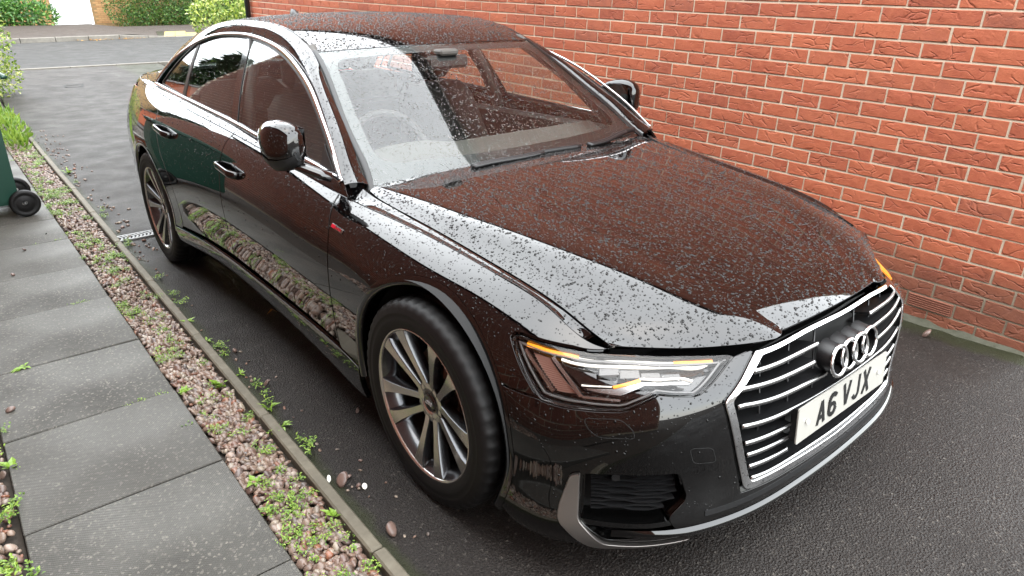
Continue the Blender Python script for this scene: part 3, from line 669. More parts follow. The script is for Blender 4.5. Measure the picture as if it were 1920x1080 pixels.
# scattered gravel that has strayed onto the tarmac
def stray(rg, n):
    y = 3.2+6*rg.uniform(0, 1, n)**1.3; x = EX(y)+.03+np.abs(rg.normal(0, .10, n)); return np.c_[x, y]
P, F = pebbles(110, stray, .011, 1, 9, lambda x, y: gz(x, y)+.003, .002)
Pb, Fb = pebbles(60, lambda rg, n: np.c_[EX(rg.uniform(-.2, 3.2, n))+.03+np.abs(rg.normal(0, .03, n)), rg.uniform(-.2, 3.2, n)], .006, 1, 10, lambda x, y: gz(x, y)+.002, .002)
tag(bulk('stray_gravel', np.concatenate([P, Pb]), np.concatenate([F, Fb+len(P)]), 'pebble'), 'stray pebbles scattered on the tarmac along the edging', 'gravel', kind='stuff')
# ---- channel drain across the drive
DR = empty('channel_drain', None, (0, 3.60, .0)); tag(DR, 'galvanised channel drain with chevron grating crossing the drive under the car', 'drain')
mb = MB(); mb.box((-1.06, -.066, -.05), (1.78, .066, .002)); mb.build('drain_channel', 'drain_dark', DR)
for yy in (-.058, .058): mb = MB(); mb.box((-1.06, yy-.009, -.03), (1.78, yy+.009, .012), bev=.002); mb.build('drain_rail', 'galvanised', DR)
mb = MB(); mb.add([(a+.006*q, y, z) for z in (.0045, .010) for y, a in ((-.049, 0), (0, .018), (.049, 0)) for q in (-1, 1)], [(0, 1, 3, 2), (2, 3, 5, 4), (6, 8, 9, 7), (8, 10, 11, 9), (0, 2, 8, 6), (2, 4, 10, 8), (1, 7, 9, 3), (3, 9, 11, 5)], 0, False); gm = mb.build('grating_bar', 'galvanised', mode='mesh')
for k in range(118): o = obj('grating_bar', gm, DR); o.location = (-1.05+k*.024, 0, 0)
# ---------------------------------------------------------------- the brick house on the right
WALLM = Matrix([[.99971390, .01110110, .02118673, 1.86119], [-.01039408, .99939488, -.03319390, .292396], [-.02154240, .03296419, .99922434, 1.523455], [0, 0, 0, 1]])
U0, U1, N0, N1 = -37.0, 5.6, -36, 21
mb = MB(); mb.box((.0055, -U1*.225, -.075*N1-.3), (4.0, -U0*.225, -.075*N0+.05)); HW = mb.build('house_wall', 'mortar'); HW.matrix_world = WALLM
tag(HW, 'tall red brick house wall along the right of the drive, buff mortar joints', 'brick wall')
def brickmesh(L=.215, H=.065, seed=0, grid=True):
    rg = np.random.default_rng(seed); c = .0022; V = []
    dl = rg.normal(0, .0007, 2); dh = rg.normal(0, .0006, 2); y0, y1 = -L/2+dl[0], L/2+dl[1]; z0, z1 = -H/2+dh[0], H/2+dh[1]
    back = .012; V = [(back, y0, z0), (back, y1, z0), (back, y1, z1), (back, y0, z1), (c, y0, z0), (c, y1, z0), (c, y1, z1), (c, y0, z1)]
    nx_, nz_ = 5, 3; ys = np.linspace(y0+c, y1-c, nx_); zs = np.linspace(z0+c, z1-c, nz_)
    G = []
    for j, z in enumerate(zs):
        for i, y in enumerate(ys): G.append((rg.normal(-.0004, .0008) if 0 < i < nx_-1 and 0 < j < nz_-1 else rg.normal(0, .0003), y, z))
    k = len(V); V += G; g = lambda i, j: k+j*nx_+i
    F = [(g(i, j), g(i, j+1), g(i+1, j+1), g(i+1, j)) for j in range(nz_-1) for i in range(nx_-1)]
    F += [(0, 4, 5, 1), (1, 5, 6, 2), (2, 6, 7, 3), (3, 7, 4, 0)]
    F += [tuple([4]+[g(i, 0) for i in range(nx_)]+[5]), tuple([5]+[g(nx_-1, j) for j in range(nz_)]+[6]), tuple([6]+[g(i, nz_-1) for i in range(nx_-1, -1, -1)]+[7]), tuple([7]+[g(0, j) for j in range(nz_-1, -1, -1)]+[4])]
    F[-4:] = [f if False else f[::-1] for f in F[-4:]]
    F[-8:-4] = [f[::-1] for f in F[-8:-4]]
    return np.array(V), F
BV = [brickmesh(seed=s_) for s_ in range(7)]
BM = []
for v_, f_ in BV:
    me = mesh('brick', v_, f_, 'brick', smooth=False, mode='mesh'); BM.append(me)
Wm_ = np.array(WALLM)
def proj_px(P):
    c = (np.asarray(P)-CAMLOC) @ CAMROT; return 960+1312.08*c[:, 0]/-c[:, 2], 540-1312.08*c[:, 1]/-c[:, 2], -c[:, 2]
bricks = []
for n in range(N0, N1):
    off = 0. if n % 2 else .5
    for k in range(int(U0)-1, int(U1)+1):
        a, b_ = k+off, k+off+1
        if b_ <= U0 or a >= U1: continue
        a, b_ = max(a, U0), min(b_, U1)
        if b_-a < .2: continue
        if n == 19 and 2.9 < a < 3.1: continue           # the air brick sits here
        bricks.append((n, a, b_))
B = np.array(bricks, float); cen = np.c_[np.zeros(len(B)), -.225*(B[:, 1]+B[:, 2])/2, -.075*B[:, 0]-.0375]
wc = cen @ Wm_[:3, :3].T+Wm_[:3, 3]; uu, vv, dd = proj_px(wc)
outline = np.array([(455, 40), (700, 22), (860, 28), (930, 47), (990, 72), (1100, 150), (1150, 165), (1212, 235), (1300, 268), (1400, 310), (1500, 365), (1600, 440), (1660, 520), (1700, 560), (1705, 640)])
seen = (uu > 450) & (uu < 1960) & (vv > -20) & (vv < np.where(uu > 1700, 760, np.interp(uu, outline[:, 0], outline[:, 1])+14)) & (B[:, 2]-B[:, 1] > .9)
order = np.argsort(np.where(seen, dd, 1e9))[:300]
single = np.zeros(len(B), bool); single[order] = True; single &= seen
for i in np.where(single)[0]:
    o = obj('brick', BM[RNG.integers(7)], HW); o.location = cen[i]+[RNG.normal(0, .0007), 0, 0]; o.rotation_euler = (RNG.normal(0, .002), RNG.normal(0, .007), RNG.normal(0, .004))
Vs, Fs, k0 = [], [], 0
for i in np.where(~single)[0]:
    v_, f_ = BV[i % 7]; L = (B[i, 2]-B[i, 1])*.225-.010; v_ = v_*[1, L/.215, 1]+cen[i]+[RNG.normal(0, .0007), 0, 0]
    Vs.append(v_); Fs += [[q+k0 for q in f] for f in f_]; k0 += len(v_)
for n in range(N0, N1):                               # the return wall round the near corner
    for k in range(17):
        v_, f_ = BV[(n+k*3) % 7]; v_ = v_[:, [1, 0, 2]]*[1, 1, 1]+[.115+k*.225+(.1125 if n % 2 else 0), -U1*.225-.0055, -.075*n-.0375]
        Vs.append(v_); Fs += [[q+k0 for q in f[::-1]] for f in f_]; k0 += len(v_)
o = mesh('brick_courses', np.concatenate(Vs), Fs, 'brick', HW, smooth=False); tag(o, kind='stuff')
# air brick with five slots
AB = MB(); AB.box((-.001, -.1075, -.0325), (.02, .1075, .0325), bev=.002); ab = AB.build('air_brick', 'terracotta', HW); ab.location = (0, -.225*3.5, -.075*19-.0375)
for k in range(6):
    mb = MB(); mb.box((-.007, -.100, -.0028), (.0, .100, .0028), bev=.001); o = mb.build('louvre', 'terracotta', ab); o.location = (0, 0, -.0275+.011*k)
mb = MB(); mb.lathe([(-.001, .0001), (-.001, .006), (.004, .007)], 0, 14); o = mb.build('weep_hole', 'drain_dark', HW); o.location = (-.0015, -.225*3.22, -.075*6.72)
# mortar haunch at the foot
mb = MB(); n_ = 60; ys = np.linspace(-3.0, 2.0, n_); V = []
for i, y in enumerate(ys):
    xw = 1.861+.0111*y; r = RNG.normal(0, .006, 3); z = float(gz(xw, y))
    V += [(xw+.01, y, z+.035+r[0]), (xw-.022+r[1], y, z+.026+r[0]), (xw-.055+r[1]*1.5, y, z+.008), (xw-.085+r[2], y, z-.02)]
mb.add(V, [(i*4+k, i*4+k+1, i*4+5+k, i*4+4+k) for i in range(n_-1) for k in range(3)]); o = mb.build('wall_foot', 'concrete_foot', HW); o.matrix_parent_inverse = WALLM.inverted()
# gutter and roof edge above
mb = MB(); mb.box((-.06, -U1*.225-.08, 2.76), (.4, -U0*.225+.1, 2.80)); mb.add([(-.08, -U1*.225-.10, 2.805), (-.08, -U0*.225+.12, 2.805), (4.0, -U0*.225+.12, 5.1), (4.0, -U1*.225-.10, 5.1)], [(0, 1, 2, 3)], 0, False); o = mb.build('house_roof', 'roof_tile', HW)
mb = MB(); mb.tube([(-.10, -U1*.225-.06, 2.79), (-.10, -U0*.225+.1, 2.79)], .05, 10); mb.build('gutter', 'gutter', HW)
# black downpipe on the far corner
DP = empty('downpipe'); DP.matrix_world = WALLM; tag(DP, 'black downpipe on the far corner of the brick wall', 'downpipe')
yb = -U0*.225-.055
mb = MB(); mb.tube([(-.045, yb, -1.7), (-.045, yb, 2.75)], .034, 14); mb.build('pipe', 'pipe_black', DP)
for z in (-.9, .9, 2.5): mb = MB(); mb.lathe([(-.02, .036), (-.02, .040), (.02, .040), (.02, .036)], 2, 16, c=(-.045, yb, z)); mb.box((-.045, yb-.045, z-.012), (.01, yb+.045, z+.012)); mb.build('pipe_clip', 'pipe_black', DP)
# ---- the house on the left, seen only mirrored in the car's flank
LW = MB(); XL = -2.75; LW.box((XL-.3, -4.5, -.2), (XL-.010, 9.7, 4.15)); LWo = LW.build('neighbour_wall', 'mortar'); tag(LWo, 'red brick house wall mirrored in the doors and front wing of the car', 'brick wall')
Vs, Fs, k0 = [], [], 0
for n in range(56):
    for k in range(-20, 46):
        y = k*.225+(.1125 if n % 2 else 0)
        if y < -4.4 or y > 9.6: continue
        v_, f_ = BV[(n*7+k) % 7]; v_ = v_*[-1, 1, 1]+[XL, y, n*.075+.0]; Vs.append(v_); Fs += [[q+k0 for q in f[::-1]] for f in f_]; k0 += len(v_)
tag(mesh('brick_courses', np.concatenate(Vs), Fs, 'neighbour_brick_dimmed', LWo, smooth=False), kind='stuff')
mb = MB(); mb.add([(XL+.22, -4.8, 4.17), (XL+.22, 9.9, 4.17), (XL-3.6, 9.9, 6.3), (XL-3.6, -4.8, 6.3)], [(0, 1, 2, 3)], 0, False); mb.box((XL-.1, -4.8, 4.12), (XL+.23, 9.9, 4.175)); mb.build('roof_edge', 'roof_tile', LWo)
mb = MB(); mb.box((XL-4, 9.69, -.2), (XL-.31, 9.705, 4.15)); mb.build('end_wall', 'mortar', LWo)
# ---------------------------------------------------------------- plants, bin, far side of the road
def leaves(P, D, N, L, Wd, bend=.25):
    """leaf blades: base points P, directions D, normals N, lengths L, widths Wd -> verts, quads (two per leaf)"""
    D = D/np.linalg.norm(D, axis=1)[:, None]; S = np.cross(D, N); S /= np.linalg.norm(S, axis=1)[:, None]+1e-9; U = np.cross(S, D)
    L, Wd = L[:, None], Wd[:, None]
    a = P; m = P+D*L*.5+U*L*bend*.25; t = P+D*L-U*L*bend*.35
    V = np.stack([a, m+S*Wd/2+U*Wd*.12, t, m-S*Wd/2+U*Wd*.12, m], 1).reshape(-1, 3); k = np.arange(len(P))[:, None]*5
    F = np.concatenate([k+[0, 4, 2, 1], k+[0, 3, 2, 4]], 1).reshape(-1, 4)
    return V, F
def rnd_dirs(rg, n): d = rg.normal(0, 1, (n, 3)); return d/np.linalg.norm(d, axis=1)[:, None]
def blob(rg, n, lobes, surf=.75):
    """points scattered mostly near the surface of overlapping ellipsoid lobes"""
    c = np.array([l[:3] for l in lobes]); r = np.array([l[3:] for l in lobes]); w = r.prod(1)**(2/3); i = rg.choice(len(lobes), n, p=w/w.sum())
    d = rnd_dirs(rg, n); rad = np.where(rg.uniform(0, 1, n) < surf, rg.uniform(.82, 1.06, n), rg.uniform(.3, .9, n)); return c[i]+d*r[i]*rad[:, None], d
def bush(name, label, cat, lobes, n, L, mat, seed, zmin=-9, stems=None, aspect=.5, up=.3, parent_loc=(0, 0, 0), group=None, part='foliage'):
    rg = np.random.default_rng(seed); R = empty(name, None, parent_loc); tag(R, label, cat, group)
    P, d = blob(rg, n, lobes); k = P[:, 2] > zmin; P, d = P[k], d[k]; m = len(P)
    D = d+rnd_dirs(rg, m)*.9+[0, 0, up]; N = d+rnd_dirs(rg, m)*.7
    V, F = leaves(P, D, N, L*rg.uniform(.6, 1.3, m), L*aspect*rg.uniform(.7, 1.2, m)); tag(bulk(part, V, F, mat, False, R), kind='stuff')
    mb = MB()
    for l in lobes:
        b = np.array((np.mean([q[0] for q in lobes])*.6+l[0]*.4, l[1]*.4+.6*np.mean([q[1] for q in lobes]), -.05)); t_ = np.array(l[:3])+[0, 0, l[5]*.3]; mdl = (b+t_)/2+rg.normal(0, .05, 3)
        mb.tube([b, mdl, t_], [.03*max(l[5], .4), .02*max(l[5], .4), .006], 5)
    mb.build('stem', 'bark', R); return R
zf = lambda x, y: float(gz(x, y))
# shrub and weeds at the left border
bush('variegated_shrub', 'yellow-green shrub cut off by the left border beyond the bin', 'shrub', [(-.55, 0, .75, .62, .8, .8), (-1.2, .3, .9, .8, .8, 1.0), (-.35, -.2, .30, .42, .5, .42), (-.5, .1, 1.25, .5, .5, .5)], 9000, .06, 'variegated_leaf', 21, parent_loc=(-.55, 12.9, zf(-.5, 13)), aspect=.55)
# far: laurel, hedge, bush by the corner
bush('laurel_bush', 'rounded glossy green bush left of the white door', 'bush', [(0, 0, .55, .9, .7, .62), (.8, .1, .55, .85, .7, .58), (1.5, 0, .38, .6, .6, .45), (-.9, .1, .6, .9, .7, .7), (.3, .2, .85, .7, .6, .5)], 5200, .16, 'laurel_leaf', 22, parent_loc=(.80, 30.4, zf(.8, 30.4)), aspect=.42, zmin=-.02)
bush('hedge', 'long clipped green hedge right of the white door', 'hedge', [(x, .25*x+RNG.normal(0, .05), 1.0, .75, .62, 1.15) for x in np.arange(0, 9.5, .62)]+[(x, .25*x-.1, .28, .6, .6, .4) for x in np.arange(.3, 9, .8)], 30000, .105, 'hedge_leaf', 23, parent_loc=(5.55, 31.9, zf(6, 32)), aspect=.5, zmin=-.02)
bush('flowering_shrub', 'bright variegated shrub beyond the far corner of the brick wall', 'shrub', [(0, 0, 1.25, .55, .5, .55), (.55, .1, 1.35, .6, .5, .62), (.2, .0, .75, .5, .5, .6), (1.1, .2, 1.4, .6, .6, .7), (-.32, -.1, 1.2, .3, .3, .3), (.75, 0, .8, .6, .5, .7), (-.12, 0, .45, .3, .3, .4)], 5200, .085, 'variegated_leaf', 24, parent_loc=(3.62, 15.0, zf(3.6, 15)-.15), aspect=.5)
bush('grass_clump', 'tall pale grass and weeds spilling from the bed at the left border', 'weeds', [(0, 0, .05, .16, 1.0, .16), (.03, 1.2, .05, .13, .8, .16), (-.12, 2.2, .12, .18, .9, .30), (-.05, 3.4, .08, .14, .7, .2)], 1500, .10, 'weed_leaf', 25, parent_loc=(-1.10, 8.9, .0), aspect=.28, up=1.2, zmin=-.01)
bush('dandelion_patch', 'bright green weed patch on the gravel beside the low brick wall', 'weeds', [(0, 0, .02, .12, .28, .07), (.04, .5, .02, .09, .25, .06)], 260, .10, 'weed_leaf', 26, parent_loc=(-1.15, 8.1, .0), aspect=.24, up=.8, zmin=-.01)
# yellow flower on the laurel
mb = MB(); V, F = leaves(np.zeros((9, 3)), np.array([(math.cos(a), -.4, math.sin(a)) for a in np.linspace(0, 6.28, 10)[:-1]]), np.tile((0, -1., 0), (9, 1)), np.full(9, .07), np.full(9, .04)); simple('yellow_petal', (.75, .55, .02), .5); o = bulk('flower', V, F, 'yellow_petal', False, bpy.data.objects['laurel_bush']); o.location = (-.02, -.72, .82)
# weeds: ground cover in the gravel
rg = np.random.default_rng(31)
def rosette(c, n, L, wd, lift, rg):
    a = rg.uniform(0, 6.28, n); e = rg.uniform(lift*.4, lift*1.5, n); D = np.c_[np.cos(a), np.sin(a), e]; N = np.c_[-np.cos(a)*e*.8, -np.sin(a)*e*.8, np.ones(n)]
    return np.tile(c, (n, 1))+np.c_[np.cos(a), np.sin(a), 0*a]*L*.06, D, N, L*rg.uniform(.6, 1.15, n), wd*rg.uniform(.7, 1.2, n)
def sprig(c, h, rg, n=22, L=.016):
    """upright branching stem with small leaves"""
    t = rg.uniform(.15, 1, n); lean = rg.normal(0, .35, 2); P = np.tile(c, (n, 1))+np.c_[lean[0]*t*h+rg.normal(0, .010, n), lean[1]*t*h+rg.normal(0, .010, n), t*h]
    d = rnd_dirs(rg, n); D = d*[1, 1, .5]+[0, 0, .25]; return P, D, np.tile((0, 0, 1.), (n, 1))+d*.5, np.full(n, L)*rg.uniform(.6, 1.3, n), np.full(n, L*.55)*rg.uniform(.7, 1.2, n)
acc = []
cl = [(rg.uniform(-.3, 8.0), None) for _ in range(125)]
dens_y = lambda y: 1.
for y, _ in cl:
    x = lerp(GA(y)+.01, GB(y)-.005, rg.beta(.7, .8)); k = rg.integers(2, 6)
    for _ in range(k): acc.append(sprig(np.array((x+rg.normal(0, .025), y+rg.normal(0, .04), -.004)), rg.uniform(.010, .034), rg, 22, .0105 if y < 3 else .014))
for _ in range(22):
    y = rg.uniform(.2, 2.2); x = SX(y)-.615-rg.uniform(0, .16)
    for _ in range(4): acc.append(sprig(np.array((x+rg.normal(0, .025), y+rg.normal(0, .03), -.004)), rg.uniform(.025, .06), rg, 26, .015))
for _ in range(15):                                    # along the tarmac side of the edging
    y = rg.choice([.55, .9, 1.15, 1.45, 2.2, 2.7, 3.45, 4.4, 5.6, 6.9, 7.6])+rg.normal(0, .05); x = EX(y)+.012+abs(rg.normal(0, .012))
    for _ in range(2): acc.append(sprig(np.array((x+abs(rg.normal(0, .012)), y+rg.normal(0, .03), .0)), rg.uniform(.015, .04), rg, 22, .014))
for _ in range(14):                                    # moss in the slab joints
    j = rg.choice(jy[2:9]); x = SX(j)-rg.uniform(.02, .2); acc.append(sprig(np.array((x, j+rg.normal(0, .004), .004)), .012, rg, 12, .009))
V, F = leaves(*[np.concatenate([a[i] for a in acc]) for i in range(5)])
tag(bulk('weeds', V, F, 'weed_leaf', False), 'small bright green weeds growing through the gravel', 'weeds', kind='stuff')
def weed(u, v, z, n, L, wd, lift, label, seed):
    q = pxg(u, v, z); rg = np.random.default_rng(seed); R = empty('weed', None, (q[0], q[1], max(z, 0))); tag(R, label, 'weed', 'single weeds')
    for _ in range(n+4):
        P, D, N, l, w = rosette(np.zeros(3), 1, L*.72*rg.uniform(.5, 1.15), wd*.85, lift*rg.uniform(.6, 1.6), rg); V, F = leaves(P, D, N, l, w); bulk('leaf', V, F, 'weed_leaf', False, R)
weed(45, 688, .012, 9, .075, .016, .12, 'flat spidery weed in the slab joint at the left', 1)
weed(412, 725, 0, 7, .085, .030, .9, 'tall broad-leaved weed against the edging, midway along the strip', 2)
weed(505, 766, 0, 9, .07, .014, .5, 'feathery weed on the tarmac side of the edging, higher of two', 3)
weed(527, 800, 0, 7, .06, .018, .5, 'feathery weed on the tarmac side of the edging, lower of two', 4)
weed(452, 703, 0, 8, .05, .014, .5, 'low tuft on the tarmac beside the tan stone', 5)
weed(352, 606, 0, 8, .06, .022, .6, 'leafy weed on the tarmac side of the edging near the sill', 6)
weed(388, 640, 0, 7, .05, .018, .6, 'small leafy weed on the tarmac edge below the door', 7)
weed(628, 968, 0, 5, .06, .022, .9, 'upright green leaf in the gravel near the bottom edge', 8)
weed(478, 905, 0, 8, .06, .020, .4, 'dark leafy weed in the gravel, left of the pebble group', 9)
weed(25, 878, 0, 6, .07, .026, .5, 'broad-leaved weed in the left gravel beside the slab corner', 10)
weed(345, 737, 0, 8, .06, .022, .6, 'bright weed where a slab joint meets the gravel', 11)
weed(128, 325, 0, 9, .11, .03, .5, 'dandelion-like weed leaning over the edging beyond the bin', 12)
# fallen leaf under the sill and a brown one
mb = MB(); q = pxg(500, 592); V, F = leaves(np.array([[0, 0, .006]]), np.array([[1., .25, .02]]), np.array([[0, 0, 1.]]), np.array([.075]), np.array([.018]), .8); o = bulk('fallen_leaf', V, F, 'dead_leaf', False); o.location = q; tag(o, 'curled brown leaf on the tarmac in the shade of the sill', 'leaf')
# leaves in the far gutter
acc = []; rg = np.random.default_rng(40)
for _ in range(60): x = rg.choice([2.85, 3.9])+rg.normal(0, .25); y = fk(x)-.05-abs(rg.normal(0, .05)); acc.append((np.array([[x, y, zf(x, y)+.01]]), rnd_dirs(rg, 1)*[1, 1, .3], np.array([[0, 0, 1.]])+rnd_dirs(rg, 1)*.4, np.array([.07]), np.array([.045])))
V, F = leaves(*[np.concatenate([a[i] for a in acc]) for i in range(5)]); tag(bulk('leaf_litter', V, F, 'dead_leaf', False), 'yellow fallen leaves drifted along the far kerb', 'leaf litter', kind='stuff')
# ---- white door in the buff brick house across the road
m_stone('far_render', (.20, .125, .055), (.30, .19, .085), 9, .9)
hx = lambda x: 32.75+.2*(x-3.3); HB = empty('far_house'); tag(HB, 'buff brick house front with a white door across the road', 'house')
def fh(x0, x1, z0, z1, name, mat, dy=0., th=.05, par=None):
    mb = MB(); V = [(x, hx(x)+dy+e, z) for e in (0, th) for z in (z0, z1) for x in (x0, x1)]
    mb.add(V, [(0, 1, 3, 2), (4, 6, 7, 5), (0, 4, 5, 1), (2, 3, 7, 6), (0, 2, 6, 4), (1, 5, 7, 3)], 0, False); return mb.build(name, mat, par or HB)
zb = zf(3.8, 32.8)
fh(-22, 3.10, zb-.2, zb+5.6, 'wall', 'far_render', .06, .2); fh(4.55, 24, zb-.2, zb+5.6, 'wall', 'far_render', .06, .2); fh(3.05, 4.6, zb+2.15, zb+5.6, 'wall', 'far_render', .06, .2)
bbv, bbf = BV[0]; bme = mesh('brick', bbv[:, [1, 0, 2]]*[1.0, 1, 1], bbf, 'buff_brick', smooth=False, mode='mesh')
for n in range(16):
    for k in range(60):
        x = -2.0+k*.225+(.1125 if n % 2 else 0)
        if 2.98 < x < 4.66 or x > 6.2 or x < -1.2: continue
        o = obj('brick', bme, HB); o.location = (x, hx(x)+.052, zb+.04+n*.075); o.rotation_euler = (0, 0, .197)
fh(3.10, 3.20, zb-.02, zb+2.1, 'door_frame', 'white_paint', -.01, .08); fh(4.45, 4.55, zb-.02, zb+2.1, 'door_frame', 'white_paint', -.01, .08)
DO = fh(3.205, 4.445, zb-.0, zb+2.05, 'door', 'white_paint', .03, .04)
for a in (3.42, 3.93):
    for z0, z1 in ((.28, .95), (1.1, 1.8)):
        fh(a, a+.33, zb+z0, zb+z1, 'door_panel', 'white_paint', .020, .012, DO); fh(a+.035, a+.295, zb+z0+.035, zb+z1-.035, 'door_panel', 'white_paint', .012, .01, DO)
fh(3.1, 4.55, zb-.12, zb-.02, 'door_step', 'kerb', -.25, .3); fh(2.9, 4.75, zb-.16, zb-.06, 'door_step', 'footway', -1.1, .9)
# ---- trees and a gable beyond the left house, mirrored in the rear side window
def conifer(x, y, h, r, seed, label):
    rg = np.random.default_rng(seed); R = empty('tree', None, (x, y, 0)); tag(R, label, 'tree', 'mirrored trees')
    n = 2600; t = rg.uniform(.08, 1, n)**.8; a = rg.uniform(0, 6.28, n); rr = r*(1-t)*rg.uniform(.3, 1.1, n)*(1+.35*np.sin(t*40+seed)); P = np.c_[np.cos(a)*rr, np.sin(a)*rr, t*h]; D = np.c_[np.cos(a), np.sin(a), -.2+0*a]
    V, F = leaves(P, D+rnd_dirs(rg, n)*.5, np.tile((0, 0, 1.), (n, 1))+rnd_dirs(rg, n)*.5, np.full(n, .55)*rg.uniform(.5, 1.3, n), np.full(n, .26)); tag(bulk('crown', V, F, 'dark_leaf', False, R), kind='stuff')
    mb = MB(); mb.tube([(0, 0, -.3), (0, 0, h*.95)], [.2, .03], 7); mb.build('trunk', 'bark', R)
conifer(-7.5, 30, 9, 2.0, 51, 'dark conifer mirrored in the rear side window, lower of the two'); conifer(-12.5, 33, 12, 2.3, 52, 'taller dark conifer mirrored in the rear side window')
GBH = empty('gable_house', None, (-7, 25, 0)); tag(GBH, 'red brick gable mirrored in the rear door window', 'house')
mb = MB(); mb.add([(-3, -3, -.2), (3, -3, -.2), (3, 3, -.2), (-3, 3, -.2), (-3, -3, 2.6), (3, -3, 2.6), (3, 3, 2.6), (-3, 3, 2.6), (0, -3, 4.4), (0, 3, 4.4)], [(0, 1, 5, 8, 4), (1, 2, 6, 5), (2, 3, 7, 9, 6), (3, 0, 4, 7)], 0, False); mb.build('wall', 'brick', GBH)
mb = MB(); mb.add([(-3.3, -3.2, 2.45), (-3.3, 3.2, 2.45), (0, 3.2, 4.5), (0, -3.2, 4.5), (3.3, -3.2, 2.45), (3.3, 3.2, 2.45)], [(0, 3, 2, 1), (3, 4, 5, 2)], 0, False); mb.build('roof', 'roof_tile', GBH)
# ---- wheeled bin and low brick wall at the left
BN = empty('wheelie_bin', None, (-1.50, 4.94, .012)); tag(BN, 'dark green wheeled bin standing on the slab path at the left border', 'bin')
mb = MB(); V = []
for z, x0, x1, w in ((.09, .01, -.50, .23), (.13, .03, -.53, .245), (.62, .035, -.62, .275), (.98, .04, -.68, .29)): V += [(x0, -w, z), (x0, w, z), (x1, w, z), (x1, -w, z)]
mb.add(V, [(i*4+k, i*4+(k+1) % 4, i*4+4+(k+1) % 4, i*4+4+k) for i in range(3) for k in range(4)]+[(0, 1, 2, 3)], 0, False); autosmooth(mb.build('body', 'bin_green', BN))
mb = MB(); mb.box((-.02, -.235, .045), (.035, .235, .115), bev=.008); mb.build('axle_housing', 'bin_green', BN)
mb = MB(); mb.box((-.70, -.305, .97), (.105, .305, 1.01), bev=.012); mb.build('rim', 'bin_green', BN)
mb = MB(); V = []
for z, m_ in ((1.01, 0.), (1.05, .02), (1.075, .12)): V += [(.10-m_, -.30+m_, z), (.10-m_, .30-m_, z), (-.71+m_, .30-m_, z), (-.71+m_, -.30+m_, z)]
mb.add(V, [(i*4+k, i*4+(k+1) % 4, i*4+4+(k+1) % 4, i*4+4+k) for i in range(2) for k in range(4)]+[(8, 9, 10, 11)], 0, False); mb.build('lid', 'bin_green', BN)
mb = MB(); mb.tube([(.12, -.24, 1.0), (.15, -.24, 1.0), (.15, .24, 1.0), (.12, .24, 1.0)], .014, 8); mb.build('handle', 'bin_green', BN)
mb = MB(); mb.tube([(.055, -.30, .1), (.055, .30, .1)], .012, 8); mb.build('axle', 'galvanised', BN)
for yy in (-.285, .245):
    mb = MB(); mb.lathe([(0, .02), (0, .055), (.006, .062), (.0, .072), (-.004, .088), (.004, .097), (.012, .100), (.018, .0975), (.024, .100), (.03, .0975), (.036, .100), (.044, .097), (.05, .088), (.046, .06), (.046, .02)], 1, 36); w = mb.build('wheel', 'rubber', BN); w.location = (.055, yy-.025, .1)
LB = empty('low_wall', None, (-1.62, 7.75, 0)); tag(LB, 'low red brick wall with grey coping beyond the bin', 'wall')
mb = MB(); mb.box((-.6, -.10, -.1), (.275, .10, .235)); mb.build('core', 'mortar', LB)
bme2 = mesh('brick', BV[1][0][:, [1, 0, 2]], BV[1][1], 'brick', smooth=False, mode='mesh')
for n in range(3):
    for k in range(4):
        x = .17-k*.225-(.1125 if n % 2 else 0); o = obj('brick', bme2, LB); o.location = (x, -.108, .045+n*.075)
    for k in range(1): o = obj('brick', BM[2], LB); o.location = (.283, -.0, .045+n*.075); o.rotation_euler = (0, 0, math.pi)
for k in range(2): mb = MB(); mb.box((-.22, -.14, 0), (.22, .14, .055), bev=.008); o = mb.build('coping_stone', 'coping', LB); o.location = (.095-k*.445, 0, .238)
# ---------------------------------------------------------------- the car
CAR = empty('car'); tag(CAR, 'wet black saloon car parked on the drive, covered in raindrops', 'car')
def shell_uv(y, z):
    y = np.atleast_1d(np.asarray(y, float)); z = np.atleast_1d(np.asarray(z, float)); vg = np.linspace(-.03, .74, 90); out = []
    for a, b in zip(y, z):
        u = float(shell_u(a))
        for _ in range(4):
            P = SHELL.pos(np.full(90, u), vg); v = np.interp(b, P[:, 2], vg); yy = np.interp(b, P[:, 2], P[:, 1]); u += (a-yy)*.9
        out.append((u, v))
    return np.array(out)
def arch(cy, R, a0, a1, n=40, cz=.348):
    t = np.radians(np.linspace(a0, a1, n)); return shell_uv(cy-np.cos(t)*R, cz+np.sin(t)*R)   # angle 0 = forward, 90 = up
G1 = smoothline([(2.012, .11), (2.028, .136), (2.042, .263), (2.041, .482), (2.05, .574), (2.075, .668), (2.10, .739)], 24)
G2 = smoothline([(3.125, .12), (3.116, .16), (3.093, .32), (3.099, .477), (3.103, .584), (3.085, .679), (3.065, .739)], 24)
G3 = smoothline([(3.875, .13), (3.885, .18), (3.905, .30), (3.94, .39), (4.02, .475), (4.095, .574), (4.165, .672), (4.19, .739)], 28)
HL = np.array([(1.133, .629), (1.128, .642), (1.115, .650), (1.037, .674), (.963, .700), (.865, .722), (.765, .730), (.609, .732), (.470, .728), (.457, .722), (.587, .615), (.600, .611), (.700, .623), (.776, .563), (.799, .553), (.901, .549), (1.005, .531), (1.016, .533)])
SEAM = np.array([(1.016, .529), (1.093, .506), (1.147, .494), (1.205, .474)])
g = .002
def sgn(P, s): return np.asarray(P)*[s, 1]
VT = .739
AR = .400
DTU = lambda y: np.interp(y, BELT[:, 1], DTOP.uk)
